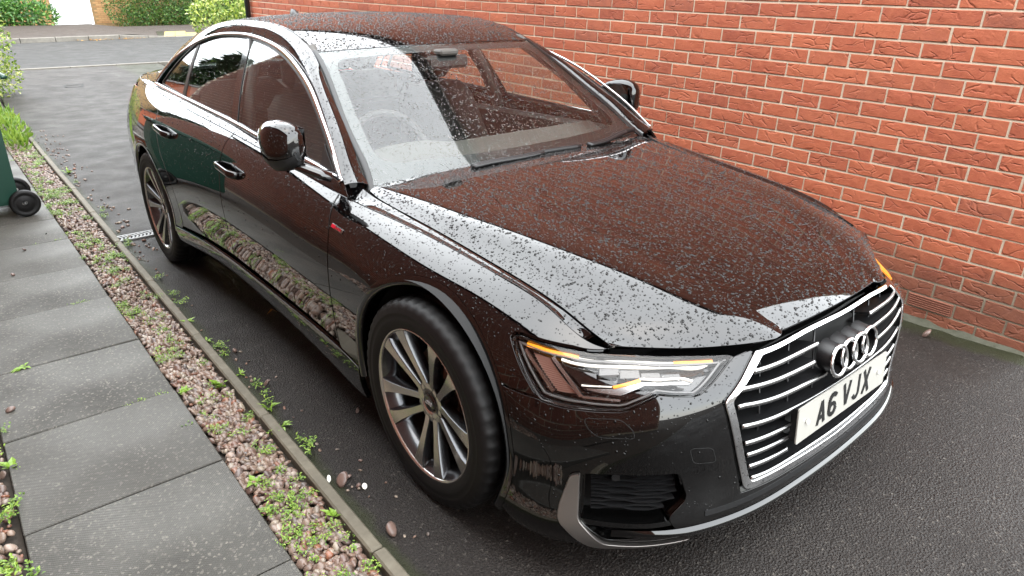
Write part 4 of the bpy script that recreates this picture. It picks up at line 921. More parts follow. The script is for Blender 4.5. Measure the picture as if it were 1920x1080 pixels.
for s in (1, -1):
    mir = s < 0
    fa = arch(0, AR, 24, 180-8, 44)                                        # front arch, from the bumper seam over to the sill
    fen = [*G1[::1]+[-g, 0]]
    fen = np.array(fen)
    top = [(.845, VT)]
    hl = np.array([(.865, .732), (.963, .708), (1.037, .681), (1.117, .655), (1.1335, .646), (1.138, .630), (1.021, .532)])
    seam = SEAM+[0, .002]
    poly = np.concatenate([fen, top, hl, seam[1:], fa, [(fa[-1][0], .136+.0), (1.99, .136)]])
    poly = np.concatenate([fen[fen[:, 1] > .14], top, hl, seam[1:3], fa, [(fa[-1][0]+.004, .142), (2.02, .142)]])
    F_ = panel('front_wing', SHELL, sgn(poly, s), (), 'paint', CAR, sp=.03, spv=.022, store='side')
    panel('wing_top', FTOP, [(.075, .001), (FTOP.uk[-1]-.03, .001), (FTOP.uk[-1]-.03, .050), (.060, .050)], (), 'paint', F_, sp=.025, spv=.007, mirror=mir, bev=.0015, store='wingtop')
    poly = np.concatenate([G2[G2[:, 1] > .15][::1]+[-g, 0], (G1[G1[:, 1] > .15]+[g, 0])[::-1]])
    D1 = panel('front_door', SHELL, sgn(poly, s), (), 'paint', CAR, sp=.035, spv=.025, store='side')
    panel('shoulder_strip', DTOP, [(DTU(.56), .001), (DTU(1.592), .001), (DTU(1.592), .049), (DTU(.60), .049)], (), 'paint', D1, sp=.04, spv=.012, mirror=mir, bev=.0015, store='side_top')
    poly = np.concatenate([G3[G3[:, 1] > .15]+[-g, 0], (G2[G2[:, 1] > .15]+[g, 0])[::-1]])
    D2 = panel('rear_door', SHELL, sgn(poly, s), (), 'paint', CAR, sp=.035, spv=.025, store='side')
    panel('shoulder_strip', DTOP, [(DTU(1.597), .001), (DTU(2.700), .001), (DTU(2.690), .049), (DTU(1.597), .049)], (), 'paint', D2, sp=.04, spv=.012, mirror=mir, bev=.0015, store='side_top')
    ra = arch(2.924, AR, 0, 180, 50)
    TLp = np.array([(4.93, .700), (4.96, .60), (5.10, .575), (5.62, .575), (5.62, .655), (5.2, .69)])
    low = shell_uv([3.335], [.40])[0]
    poly = np.concatenate([(G3[G3[:, 1] > .15]+[g, 0])[::-1], [(3.90, .142)], [(ra[0][0]-.006, .142)], ra[(ra[:, 1] > .15)], [(4.79, .28), (4.95, .52), (5.0, .52), (4.956, .598), (4.925, .704), (5.0, .71), (5.05, VT)]])
    Q_ = panel('quarter_panel', SHELL, sgn(poly, s), (), 'paint', CAR, sp=.035, spv=.025, store='side')
    panel('shoulder_strip', DTOP, [(DTU(2.705), .001), (DTU(3.62), .001), (DTU(3.62), .049), (DTU(2.695), .049)], (), 'paint', Q_, sp=.04, spv=.012, mirror=mir, bev=.0015, store='side_top')
    panel('tail_light', SHELL, sgn(TLp, s), (), 'red_lens', CAR, sp=.04)
    # side skirt below the doors
    f2 = shell_uv([.400], [.26])[0][0]
    sk = [(1.955, .0), (3.93, .0), (3.965, .06), (3.955, .138), (2.03, .138), (1.925, .138), (1.90, .05)]
    sk = [(f2+.01, -.005), (3.90, -.005), (ra[0][0]-.012, .05), (ra[0][0]-.008, .138), (f2+.0, .138), (f2+.002, .05)]
    panel('side_skirt', SHELL, sgn(sk, s), (), 'paint', CAR, sp=.04, spv=.02, off=.004, dome=lambda d: .012*np.clip(d/.05, 0, 1)**.7)
    # wheel arch lips
    for cy, a0, a1 in ((0, -28, 190), (2.924, -8, 190)):
        mb = MB(); t = np.radians(np.linspace(a0, a1, 70)); rings = []
        for R, o in ((AR+.001, .001), (AR-.014, .003), (AR-.027, -.002), (AR-.029, -.02), (AR-.026, -.06)):
            uv = shell_uv(cy-np.cos(t)*R, .348+np.sin(t)*R); uv[:, 1] = np.maximum(uv[:, 1], .002)
            p = SHELL.pos(uv[:, 0], uv[:, 1])+np.c_[-np.ones(len(t))*o, np.zeros((len(t), 2))]
            if s < 0: p = p*[-1, 1, 1]
            rings.append(p)
        V = np.concatenate(rings); n = len(t); F = [(k*n+i, k*n+i+1, (k+1)*n+i+1, (k+1)*n+i) for k in range(4) for i in range(n-1)]
        mb.add(V, F); mb.build('wheel_arch_trim', 'paint', F_ if cy == 0 else Q_)
        # inner liner
        mb = MB(); t = np.linspace(0, 2*math.pi, 48)
        x0, x1 = -.90*s, -.56*s; t = np.linspace(math.radians(-25), math.radians(205), 48)
        V = [(x, cy+math.cos(a)*(AR-.012), .348+math.sin(a)*(AR-.012)) for x in (x0, x1) for a in t]
        F = [(i, i+1, 48+i+1, 48+i) for i in range(47)]+[tuple(range(48, 96))]
        mb.add(V, F); mb.build('wheel_arch_liner', 'matte_black', CAR)
    # roof rail and pillars
    panel('roof_pillar', RAIL, [(.02, .002), (3.20, .002), (3.20, .102), (.02, .102)], (), 'paint', CAR, sp=.035, spv=.012, mirror=mir, bev=.0015, flange=.02, store='rail')
    # windows
    up = [(2.921, 1.069), (2.718, 1.200), (2.468, 1.299), (2.255, 1.329), (1.863, 1.338), (1.616, 1.319), (1.367, 1.277), (1.183, 1.225), (1.036, 1.169), (.861, 1.074), (.741, .992), (.660, .930)]
    lowl = [(.660, .930), (.911, .942), (1.38, .970), (1.65, .986), (2.008, 1.007), (2.489, 1.031), (2.921, 1.069)]
    upS = smoothline(up[::-1], 60); loS = smoothline(lowl[:-1]+[(2.915, 1.058)], 60)
    def cut(y0t, y0b, y1t, y1b):
        """piece of the window opening between two slanted lines"""
        full = np.concatenate([loS, upS[::-1]])
        def clip(P, a, b, keep):
            out = []; n = len(P); f = lambda q: (b[0]-a[0])*(q[1]-a[1])-(b[1]-a[1])*(q[0]-a[0])
            for i in range(n):
                p, q = P[i], P[(i+1) % n]; fp, fq = f(p)*keep, f(q)*keep
                if fp >= 0: out.append(p)
                if (fp >= 0) != (fq >= 0): out.append(p+(q-p)*fp/(fp-fq))
            return np.array(out)
        P = full
        if y0t is not None: P = clip(P, (y0b, .98), (y0t, 1.34), -1)
        if y1t is not None: P = clip(P, (y1b, .98), (y1t, 1.34), 1)
        return P
    w1 = cut(None, None, 1.795, 1.646); w2 = cut(1.866, 1.738, 2.483, 2.452); w3 = cut(2.528, 2.514, None, None)
    for w, par, nm in ((w1, D1, 'window_glass'), (w2, D2, 'window_glass'), (w3, Q_, 'quarter_window')):
        panel(nm, GLASS, w, (), 'side_glass', par, sp=.06, off=-.006, mirror=mir, flange=.004, lip=0, bev=.001, store='sideglass')
    bp = cut(1.800, 1.651, 1.862, 1.734)
    panel('pillar_cover', GLASS, bp, (), 'black_gloss', D2, sp=.05, off=-.002, mirror=mir)
    cp = cut(2.487, 2.456, 2.524, 2.510)
    panel('window_bar', GLASS, cp, (), 'black_plastic', D2, sp=.05, off=-.003, mirror=mir)
    # bright window surround
    outer = np.concatenate([smoothline([(.604, .909), (.889, .932), (1.432, .958), (1.565, .968), (1.999, .992), (2.642, 1.022), (3.072, 1.043)], 60),
                            smoothline([(3.080, 1.050), (3.031, 1.084), (2.847, 1.193), (2.575, 1.290), (2.296, 1.341), (2.047, 1.356), (1.858, 1.356), (1.614, 1.339), (1.365, 1.301), (1.170, 1.247), (1.008, 1.187), (.839, 1.095), (.714, 1.013), (.599, .914)], 90)])
    inner = np.concatenate([loS, upS[::-1]])
    ml = shrink(dens(outer, .02), .0085); mb = MB(); tn = GLASS.nrm(ml[:, 0], ml[:, 1])*[s, 1, 1]; mb.tube((GLASS.pos(ml[:, 0], ml[:, 1])+GLASS.nrm(ml[:, 0], ml[:, 1])*.001)*[s, 1, 1], .0098 if s > 0 else .0065, 10, closed=True, flat=(.8, 1.05), up=tn); mb.build('window_trim', 'chrome', CAR)
    panel('window_seal', GLASS, shrink(inner, -.006), (shrink(inner, .004),), 'black_plastic', CAR, sp=.02, off=.0, mirror=mir, flange=.02, lip=0)
# ---- front end
def half(P): P = np.asarray(P); return np.concatenate([P, (P*[-1, 1])[::-1]])
bt = arch(0, AR, -24, 22, 20)[::-1]
right = np.array([(.0, -.012), (.4, -.012), (.8, -.012), (1.02, -.008), (1.070, .002)])
right = np.concatenate([right, [(x, y) for x, y in bt[::-1] if y > .01], (SEAM[:3]-[0, .002])[::-1][0:], [(1.008, .526), (.901, .544), (.799, .548), (.773, .558), (.700, .618), (.602, .606), (.5865, .609), (.4545, .720)], [(.402, .735), (.396, .728), (.522, .560), (.434, .150), (.30, .143), (.15, .140)]])
FOG = np.array([(.877, .279), (.628, .286), (.600, .178), (.655, .128), (.625, .078), (.80, .035), (.885, .115)])
FOGr = roundpoly(FOG, .02)
BUMP = panel('front_bumper', SHELL, half(right), (FOGr, FOGr*[-1, 1]), 'paint', CAR, sp=.025, spv=.02, store='bumper', flange=.02)
HOODO = panel('bonnet', HOOD, [(.003, .012), (.083, .006), (.343, .006), (.739, .006), (1.135, .006), (1.395, .006), (1.475, .012), (1.475, .45), (1.475, 1.27), (1.455, 1.318), (1.30, 1.325), (.739, 1.318), (.178, 1.325), (.023, 1.318), (.003, 1.27), (.003, .45)], (), 'paint', CAR, sp=.022, spv=.03, store='bonnet', flange=.009, lip=0, bev=.0008)
# ---- roof, windscreen, rear window
VW = TOP.vk
uL, uR = .002, TOP.uk[-1]-.002
ws = [(uL, VW[0]+.03), (uL, VW[4]-.003), (.30, VW[4]-.002), (.619, VW[4]-.0015), (.94, VW[4]-.002), (uR, VW[4]-.003), (uR, VW[0]+.03)]
wi = roundpoly([(uL+.050, VW[1]+.075), (uL+.060, VW[4]-.052), (.619, VW[4]-.050), (uR-.060, VW[4]-.052), (uR-.050, VW[1]+.075), (.619, VW[1]+.060)], [.09, .07, 0, .07, .09, .3])
panel('windscreen', TOP, ws, (), 'glass', CAR, sp=.04, spv=.04, flange=.005, lip=0, bev=.001, store='screen')
panel('windscreen_border', TOP, ws, (wi,), 'frit', CAR, sp=.03, off=-.007, flange=.003, lip=0, bev=.0005)
rl = (VW[4]+.002, VW[10]-.003)
panel('roof', TOP, [(uL, rl[0]), (.30, rl[0]+.001), (.619, rl[0]+.0015), (.94, rl[0]+.001), (uR, rl[0]), (uR, rl[1]), (uL, rl[1])], (), 'paint', CAR, sp=.035, spv=.035, store='roof', flange=.014)
panel('rear_window', TOP, [(uL+.01, VW[10]), (uR-.01, VW[10]), (uR-.01, VW[13]-.03), (uL+.01, VW[13]-.03)], (), 'dark_glass', CAR, sp=.05, flange=.005, lip=0, bev=.001)
panel('boot_lid', TOP, [(uL, VW[13]-.024), (uR, VW[13]-.024), (uR, VW[15]-.002), (uL, VW[15]-.002)], (), 'paint', CAR, sp=.05, flange=.02)
TLg = np.array([(5.625, .575), (5.625, .657), (5.2, .694), (5.06, .715), (5.056, VT)])
panel('boot_face', SHELL, np.concatenate([TLg, (TLg*[-1, 1]+[2*SU[-1], 0])[::-1]]) if False else [(5.63, .45), (SU[-1], .45), (SU[-1], VT), (5.06, VT), (5.06, .716), (5.2, .696), (5.63, .66)], (), 'paint', CAR, sp=.05)
panel('boot_face', SHELL, np.array([(5.63, .45), (SU[-1], .45), (SU[-1], VT), (5.06, VT), (5.06, .716), (5.2, .696), (5.63, .66)])*[-1, 1], (), 'paint', CAR, sp=.05)
for s in (1, -1):
    rb = [(4.80, .01), (SU[-1], -.01), (SU[-1], .446), (5.626, .446), (5.626, .570), (5.10, .570), (4.965, .595), (5.004, .515), (4.955, .515), (4.796, .275), (4.80, .14)]
    panel('rear_bumper', SHELL, sgn(rb, s), (), 'paint', CAR, sp=.05)
# underbody and inner shell that closes the gaps
mb = MB()
mb.box((-.60, -.60, .17), (.60, -.40, .50)); mb.box((-.55, -.42, .17), (.55, .48, .60)); mb.box((-.80, .44, .20), (.80, 2.48, .30)); mb.box((-.60, 2.46, .22), (.60, 3.75, .90))
mb.build('underbody', 'matte_black', CAR)
# ---------------------------------------------------------------- car details
def on(S, uv, off=0., s=1):
    uv = np.asarray(uv, float); p = S.pos(uv[:, 0], uv[:, 1])+S.nrm(uv[:, 0], uv[:, 1])*off
    return p*[s, 1, 1]
def ribbon(mb, S, uv, w, off, th=.004, s=1, mi=0, closed=False):
    """flat bar lying on a surface: polyline uv, width w in parameter space"""
    uv = np.asarray(uv, float); t = np.gradient(uv, axis=0); t /= np.linalg.norm(t, axis=1)[:, None]+1e-9; nn = np.c_[-t[:, 1], t[:, 0]]
    w = np.broadcast_to(w, (len(uv),))[:, None]
    A, B = uv+nn*w/2, uv-nn*w/2; R = [on(S, A, off, s), on(S, B, off, s), on(S, B, off-th, s), on(S, A, off-th, s)]
    n = len(uv); V = np.concatenate(R); F = [(k*n+i, k*n+i+1, ((k+1) % 4)*n+i+1, ((k+1) % 4)*n+i) for k in range(4) for i in range(n-1)]
    F += [(0, n, 2*n, 3*n), (n-1, 4*n-1, 3*n-1, 2*n-1)]
    mb.add(V, F, mi, False); return mb
# ---- headlights
for s in (1, -1):
    LH = empty('headlight', CAR)
    ms = lambda P: np.asarray(P)*[1, 1]
    mir = s < 0
    panel('lens', SHELL, HL, (), 'lens', LH, sp=.03, spv=.02, off=-.0005, mirror=mir, flange=.002, lip=0, bev=.001, store='lens' if s > 0 else None)
    panel('housing', SHELL, shrink(dens(HL, .02), .003), (), 'black_gloss', LH, sp=.03, off=-.062, mirror=mir, flange=.001, lip=0)
    mb = MB(); out = dens(HL, .015); n = len(out)
    R = [on(SHELL, out, -.003, s), on(SHELL, shrink(out, .006), -.016, s), on(SHELL, shrink(out, .012), -.062, s)]
    mb.add(np.concatenate(R), [(k*n+i, k*n+(i+1) % n, (k+1)*n+(i+1) % n, (k+1)*n+i) for k in range(2) for i in range(n)])
    mb.build('lamp_wall', 'black_gloss', LH)
    o = shrink(out, .011); i_ = shrink(out, .0195)
    panel('bezel', SHELL, o, (i_,), 'lamp_grey', LH, sp=.03, off=-.018, mirror=mir, flange=.012, lip=0)
    cv = lambda pts, k=30: smoothline(pts, k)
    mb = MB(); ribbon(mb, SHELL, cv([(1.091, .643), (1.035, .664), (.983, .682), (.935, .696)]), .0105, -.018, .01, s); ribbon(mb, SHELL, cv([(.640, .724), (.574, .722), (.512, .719)]), .008, -.018, .01, s)
    if s < 0: ribbon(mb, SHELL, cv([(.92, .650), (.82, .655), (.72, .662), (.60, .672)]), .055, -.008, .004, s)
    ribbon(mb, SHELL, cv([(.821, .635), (.785, .652), (.748, .670)], 8), .009, -.021, .01, s)
    mb.build('indicator_strip', 'amber', LH)
    mb = MB(); ribbon(mb, SHELL, cv([(.935, .694), (.843, .711), (.733, .721), (.640, .724)]), .005, -.020, .008, s)
    ribbon(mb, SHELL, cv([(.982, .669), (.948, .676), (.895, .688), (.814, .701), (.708, .711), (.64, .714), (.545, .709), (.520, .717)]), .007, -.022, .008, s)
    ribbon(mb, SHELL, cv([(.909, .619), (.87, .628), (.825, .636)], 8), .0045, -.021, .01, s); ribbon(mb, SHELL, cv([(.748, .674), (.66, .679), (.615, .679), (.592, .669)], 14), .0045, -.021, .01, s)
    mb.build('running_light', 'drl_white', LH)
    mb = MB(); ribbon(mb, SHELL, cv([(1.091, .629), (1.033, .60), (.985, .563)], 12), .011, -.021, .012, s); ribbon(mb, SHELL, cv([(1.007, .660), (.953, .628), (.907, .581)], 12), .012, -.021, .012, s)
    ribbon(mb, SHELL, cv([(.905, .581), (.85, .587), (.80, .588)], 8), .008, -.021, .012, s)
    mb.build('reflector_rail', 'satin_chrome', LH)
    panel('side_reflector', SHELL, [(1.070, .636), (1.016, .655), (.920, .582), (.974, .565)], (), 'lamp_pink', LH, sp=.03, off=-.034, mirror=mir, flange=.003, lip=0)
    mb = MB()
    for k in np.linspace(.04, .96, 15):
        a = np.array((1.070, .636))*(1-k)+np.array((.974, .565))*k; b = np.array((1.016, .655))*(1-k)+np.array((.920, .582))*k
        ribbon(mb, SHELL, np.array([a+(b-a)*j for j in np.linspace(0, 1, 6)]), .0018, -.031, .003, s)
    mb.build('reflector_rib', 'lamp_pink', LH)
    panel('lower_reflector', SHELL, [(.893, .607), (.80, .606), (.735, .654), (.662, .662), (.614, .660), (.594, .662), (.614, .674), (.66, .673), (.745, .668), (.82, .631), (.895, .614)], (), 'satin_chrome', LH, sp=.03, off=-.028, mirror=mir, flange=.003, lip=0)
    for k, uc in enumerate((.835, .775, .715, .655)):
        mb = MB(); q = on(SHELL, [(uc, .686-.001*k)], -.035, s)[0]; nn = SHELL.nrm([uc], [.686])[0]*[s, 1, 1]
        w = .026; ux = np.cross((0, 0, 1), nn); ux /= np.linalg.norm(ux); uz = np.cross(nn, ux)
        mb.prism([(-w, -.010), (w, -.010), (w*.9, .011), (-w*.9, .011)], .008, -.02, lambda a, b, d: q+ux*a+uz*b+nn*d)
        mb.build('projector', 'lamp_grey' if k == 0 else 'black_gloss', LH)
# ---- grille
GR = empty('grille', CAR)
gout = np.array([(.392, .730), (.520, .557), (.430, .150)]); gin = np.array([(.372, .700), (.488, .548), (.405, .178)])
go = roundpoly(np.concatenate([gout, [(.2, .145), (0, .142), (-.2, .145)], (gout*[-1, 1])[::-1], [(-.2, .7345), (0, .735), (.2, .7345)]]), [.004, .02, .03, 0, 0, 0, .03, .02, .004, 0, 0, 0])
gi = roundpoly(np.concatenate([gin, [(.2, .172), (0, .169), (-.2, .172)], (gin*[-1, 1])[::-1], [(-.2, .7065), (0, .708), (.2, .7065)]]), [.004, .015, .02, 0, 0, 0, .02, .015, .004, 0, 0, 0])
panel('grille_frame', SHELL, go, (gi,), 'chrome', GR, sp=.02, off=.006, flange=.03, bev=.006, lip=0, store='chrome')
panel('grille_backing', SHELL, shrink(go, .004), (), 'matte_black', GR, sp=.05, off=-.075, flange=.002, lip=0)
def halfw(v): return np.interp(v, [.178, .548, .700], [.403, .486, .370])
def slat(v, u0, u1, bend=0):
    n = 40; u = np.linspace(u0, u1, n); e = np.clip((np.abs(u)-.30)/.15, 0, 1)**2*.014
    vv = v+e; uv = np.c_[u, vv]
    bl = MB(); A = on(SHELL, uv+[0, .007], -.005); B = on(SHELL, uv-[0, .006], -.006); C_ = on(SHELL, uv+[0, .018], -.070); D_ = on(SHELL, uv+[0, .008], -.070)
    V = np.concatenate([A, B, D_, C_]); F = [(k*n+i, k*n+i+1, ((k+1) % 4)*n+i+1, ((k+1) % 4)*n+i) for k in range(4) for i in range(n-1)]+[(0, n, 2*n, 3*n), (n-1, 4*n-1, 3*n-1, 2*n-1)]
    bl.add(V, F, 0, False); o = bl.build('slat', 'black_plastic', GR); 
    ch = MB(); ch.tube(on(SHELL, uv, -.003), .0068, 8, flat=(1.2, .9)); ch.build('bright_edge', 'satin_chrome', o)
for v, gap in ((.638, .155), (.571, .165), (.499, .10), (.416, 0), (.340, .25), (.280, .25), (.224, .25), (.176, 0)):
    w = halfw(v)-.004
    if gap == 0: slat(v, -w, w)
    else: slat(v, -w, -gap); slat(v, gap, w)
for u in (.36, .24, -.24, -.36, .12, -.12):
    P = on(SHELL, [(u, .19), (u, .42), (u, .69)], -.03); mb = MB(); mb.tube(P, .003, 4); mb.build('grille_bar', 'black_plastic', GR)
# four interlocking rings
cy_, cz_ = -.858, .556
lean = math.radians(10)
for k in range(4):
    xc = (1.5-k)*-.0605; 
    def tor(R, r, dy, na=40, nb=8):
        V = []; 
        for i in range(na):
            a = 2*math.pi*i/na
            for j in range(nb):
                b = 2*math.pi*j/nb; rr = R+r*math.cos(b); zz = rr*math.sin(a)
                V.append((xc+rr*math.cos(a), cy_+dy+r*.9*math.sin(b)+zz*math.sin(lean), cz_+zz*math.cos(lean)))
        return V, [(i*nb+j, ((i+1) % na)*nb+j, ((i+1) % na)*nb+(j+1) % nb, i*nb+(j+1) % nb) for i in range(na) for j in range(nb)]
    mb = MB(); mb.add(*tor(.0425, .0062, .002*(k % 2))); mb.build('emblem_ring', 'chrome', GR)
    mb = MB(); n = 28; V = []
    for d, rr in ((.004, .0440), (.045, .0445)):
        for i in range(n):
            a = 2*math.pi*i/n; V.append((xc+rr*math.cos(a), cy_+d+rr*math.sin(a)*math.sin(lean), cz_+rr*math.sin(a)*math.cos(lean)+d*.12))
    mb.add(V, [(i, (i+1) % n, n+(i+1) % n, n+i) for i in range(n)]); mb.build('emblem_socket', 'black_plastic', GR)
# ---- number plate
NP = empty('number_plate', CAR)
PY, PZ, PT = -.849, .408, .05
def pl(a, b, d): return (-a*1., PY-d*math.cos(PT)+b*math.sin(PT), PZ+b*math.cos(PT)+d*math.sin(PT))
def plr(a, b, d): return pl(-a, b, d)
mb = MB(); mb.prism(roundpoly([(-.26, -.0555), (.26, -.0555), (.26, .0555), (-.26, .0555)], .008), 0, .004, plr); mb.build('plate', 'plate_white', NP)
mb = MB(); mb.prism([(-.255, -.05), (.255, -.05), (.255, .05), (-.255, .05)], 0, -.02, plr); mb.build('plate_mount', 'black_plastic', NP)
def strokes(mb, paths, ox, w=.0135, H=.079, Wd=.050):
    for P in paths:
        P = np.array(P, float)*[Wd, H]+[ox, -H/2]
        for a, b in zip(P[:-1], P[1:]):
            t = b-a; L = np.linalg.norm(t); t = t/L; nn = np.array((-t[1], t[0]))*w/2; e = t*w*.0
            mb.prism([a-nn, b-nn, b+nn, a+nn], .0042, .0052+.00001*len(mb.f), plr)
def arcp(cx, cy, rx, ry, a0, a1, n=14): return [(cx+rx*math.cos(math.radians(t)), cy+ry*math.sin(math.radians(t))) for t in np.linspace(a0, a1, n)]
GL = {
 'A': [[(.13, 0), (.5, .93)], [(.5, .93), (.87, 0)], [(.24, .27), (.76, .27)]],
 '6': [arcp(.5, .30, .36, .215, 0, 360, 28), [(.14, .30), (.14, .62)]+arcp(.52, .66, .38, .25, 170, 35, 12)],
 'V': [[(.12, 1), (.5, .07)], [(.5, .07), (.88, 1)]],
 'J': [[(.78, 1), (.78, .28)]+arcp(.46, .28, .32, .20, 0, -165, 14)],
 'X': [[(.12, 0), (.88, 1)], [(.12, 1), (.88, 0)]]}
x = -.158
for ch in 'A6 VJX':
    if ch == ' ': x += .033-.011; continue
    mb = MB(); strokes(mb, GL[ch], x); mb.build('plate_character', 'plate_black', NP); x += .061
for a in (-.212, .212):
    mb = MB(); mb.lathe([(0, .0001), (.004, .003), (.004, .006), (0, .008)], axis=1, n=16); o = mb.build('screw_cap', 'screw', NP)
    o.location = plr(a, 0, .0065); o.rotation_euler = (math.pi, 0, 0)
# ---- lower intakes, bumper blades
for s in (1, -1):
    FG = empty('side_intake', CAR)
    mir = s < 0
    fo = shrink(dens(FOG, .02), -.004)
    panel('intake_backing', SHELL, fo, (), 'matte_black', FG, sp=.05, off=-.075, mirror=mir, flange=.002, lip=0)
    mb = MB(); n = len(fo); R = [on(SHELL, fo, -.004, s), on(SHELL, fo, -.075, s)]
    mb.add(np.concatenate(R), [(i, (i+1) % n, n+(i+1) % n, n+i) for i in range(n)]); mb.build('intake_wall', 'black_plastic', FG)
    for k, v in enumerate(np.linspace(.262, .150, 6)):
        ul, ur = .858, np.interp(v, [.15, .18, .28], [.655, .615, .64])
        for q in (0, 1):                                         # each slat is a pair of thin edges that pinch together twice
            u = np.linspace(ul, ur, 25); pin = .5+.5*np.cos((u-ul)/(ur-ul)*2*math.pi*1.5); h = (.0015+.0055*np.clip(pin*1.6-.2, 0, 1))*(1 if q else -1)
            mb = MB(); A = on(SHELL, np.c_[u, v+h], -.022, s); B = on(SHELL, np.c_[u, v+h+.006], -.055, s); C_ = on(SHELL, np.c_[u, v+h-.003], -.024, s)
            n = 25; V = np.concatenate([A, B, C_]); mb.add(V, [(i, i+1, n+i+1, n+i) for i in range(n-1)]+[(i, 2*n+i, 2*n+i+1, i+1) for i in range(n-1)], 0, False)
            mb.build('intake_slat', 'intake_plastic', FG)
    mb = MB(); c = on(SHELL, [(.790, .258)], -.02, s)[0]; nn = SHELL.nrm([.79], [.258])[0]*[s, 1, 1]
    ux = np.cross((0, 0, 1), nn); ux /= np.linalg.norm(ux); uz = np.cross(nn, ux)
    mb.prism([(.011*math.cos(t), .011*math.sin(t)) for t in np.linspace(0, 2*math.pi, 18)[:-1]], .008, -.03, lambda a, b, d: c+ux*a+uz*b+nn*d); mb.build('parking_sensor', 'black_plastic', FG)
    # blades below the mesh
    mb = MB(); ribbon(mb, SHELL, smoothline([(.884, .112), (.80, .104), (.70, .104), (.63, .112)], 24), .016, -.004, .06, s); mb.build('intake_shelf', 'black_gloss', FG)
    # bright bezel round the corner of the intake
    bz = roundpoly([(.910, .272), (.884, .281), (.890, .122), (.808, .022), (.72, .006), (.60, .026), (.577, .034), (.610, .004), (.66, -.018), (.80, -.022), (.842, -.004), (.945, .108), (.943, .150)], [.02, .003, .015, .02, .02, 0, .003, .003, .02, .02, .02, .02, .03])
    panel('intake_bezel', SHELL, bz, (), 'silver_trim', FG, sp=.02, off=.010, mirror=mir, flange=.016, lip=0, bev=.003)
    # washer cover and towing-eye cover seams
    w = roundpoly([(.893, .520), (.795, .524), (.760, .482), (.752, .446), (.846, .445), (.880, .482)], .02)
    panel('washer_cover_seam', SHELL, w, (shrink(w, .0022),), 'matte_black', BUMP, sp=.02, off=.0006, mirror=mir, flange=.001, lip=0, bev=.0003)
    if s > 0:
        w = roundpoly([(.612, .399), (.543, .384), (.524, .308), (.593, .322)], .02)
        panel('towing_cover_seam', SHELL, w, (shrink(w, .002),), 'matte_black', BUMP, sp=.02, off=.0006, flange=.001, lip=0, bev=.0003)
# splitter lip along the bottom
mb = MB(); u = np.linspace(-.80, .80, 90); n = 90; tp = np.clip((.80-np.abs(u))/.2, 0, 1)
prof = [(.090, .001), (.083, .009), (.077, .012), (.068, .010), (.062, .001)]
R = [on(SHELL, np.c_[u, np.full(n, v)], 0)+SHELL.nrm(u, np.full(n, v))*(o*tp)[:, None] for v, o in prof]
mb.add(np.concatenate(R), [(k*n+i, k*n+i+1, (k+1)*n+i+1, (k+1)*n+i) for k in range(4) for i in range(n-1)]); o = mb.build('splitter', 'paint', CAR)
mb = MB(); ribbon(mb, SHELL, np.c_[np.linspace(-.55, .55, 60), np.full(60, .122)], .016, .0015, .004); mb.build('lower_grille_strip', 'black_plastic', CAR)
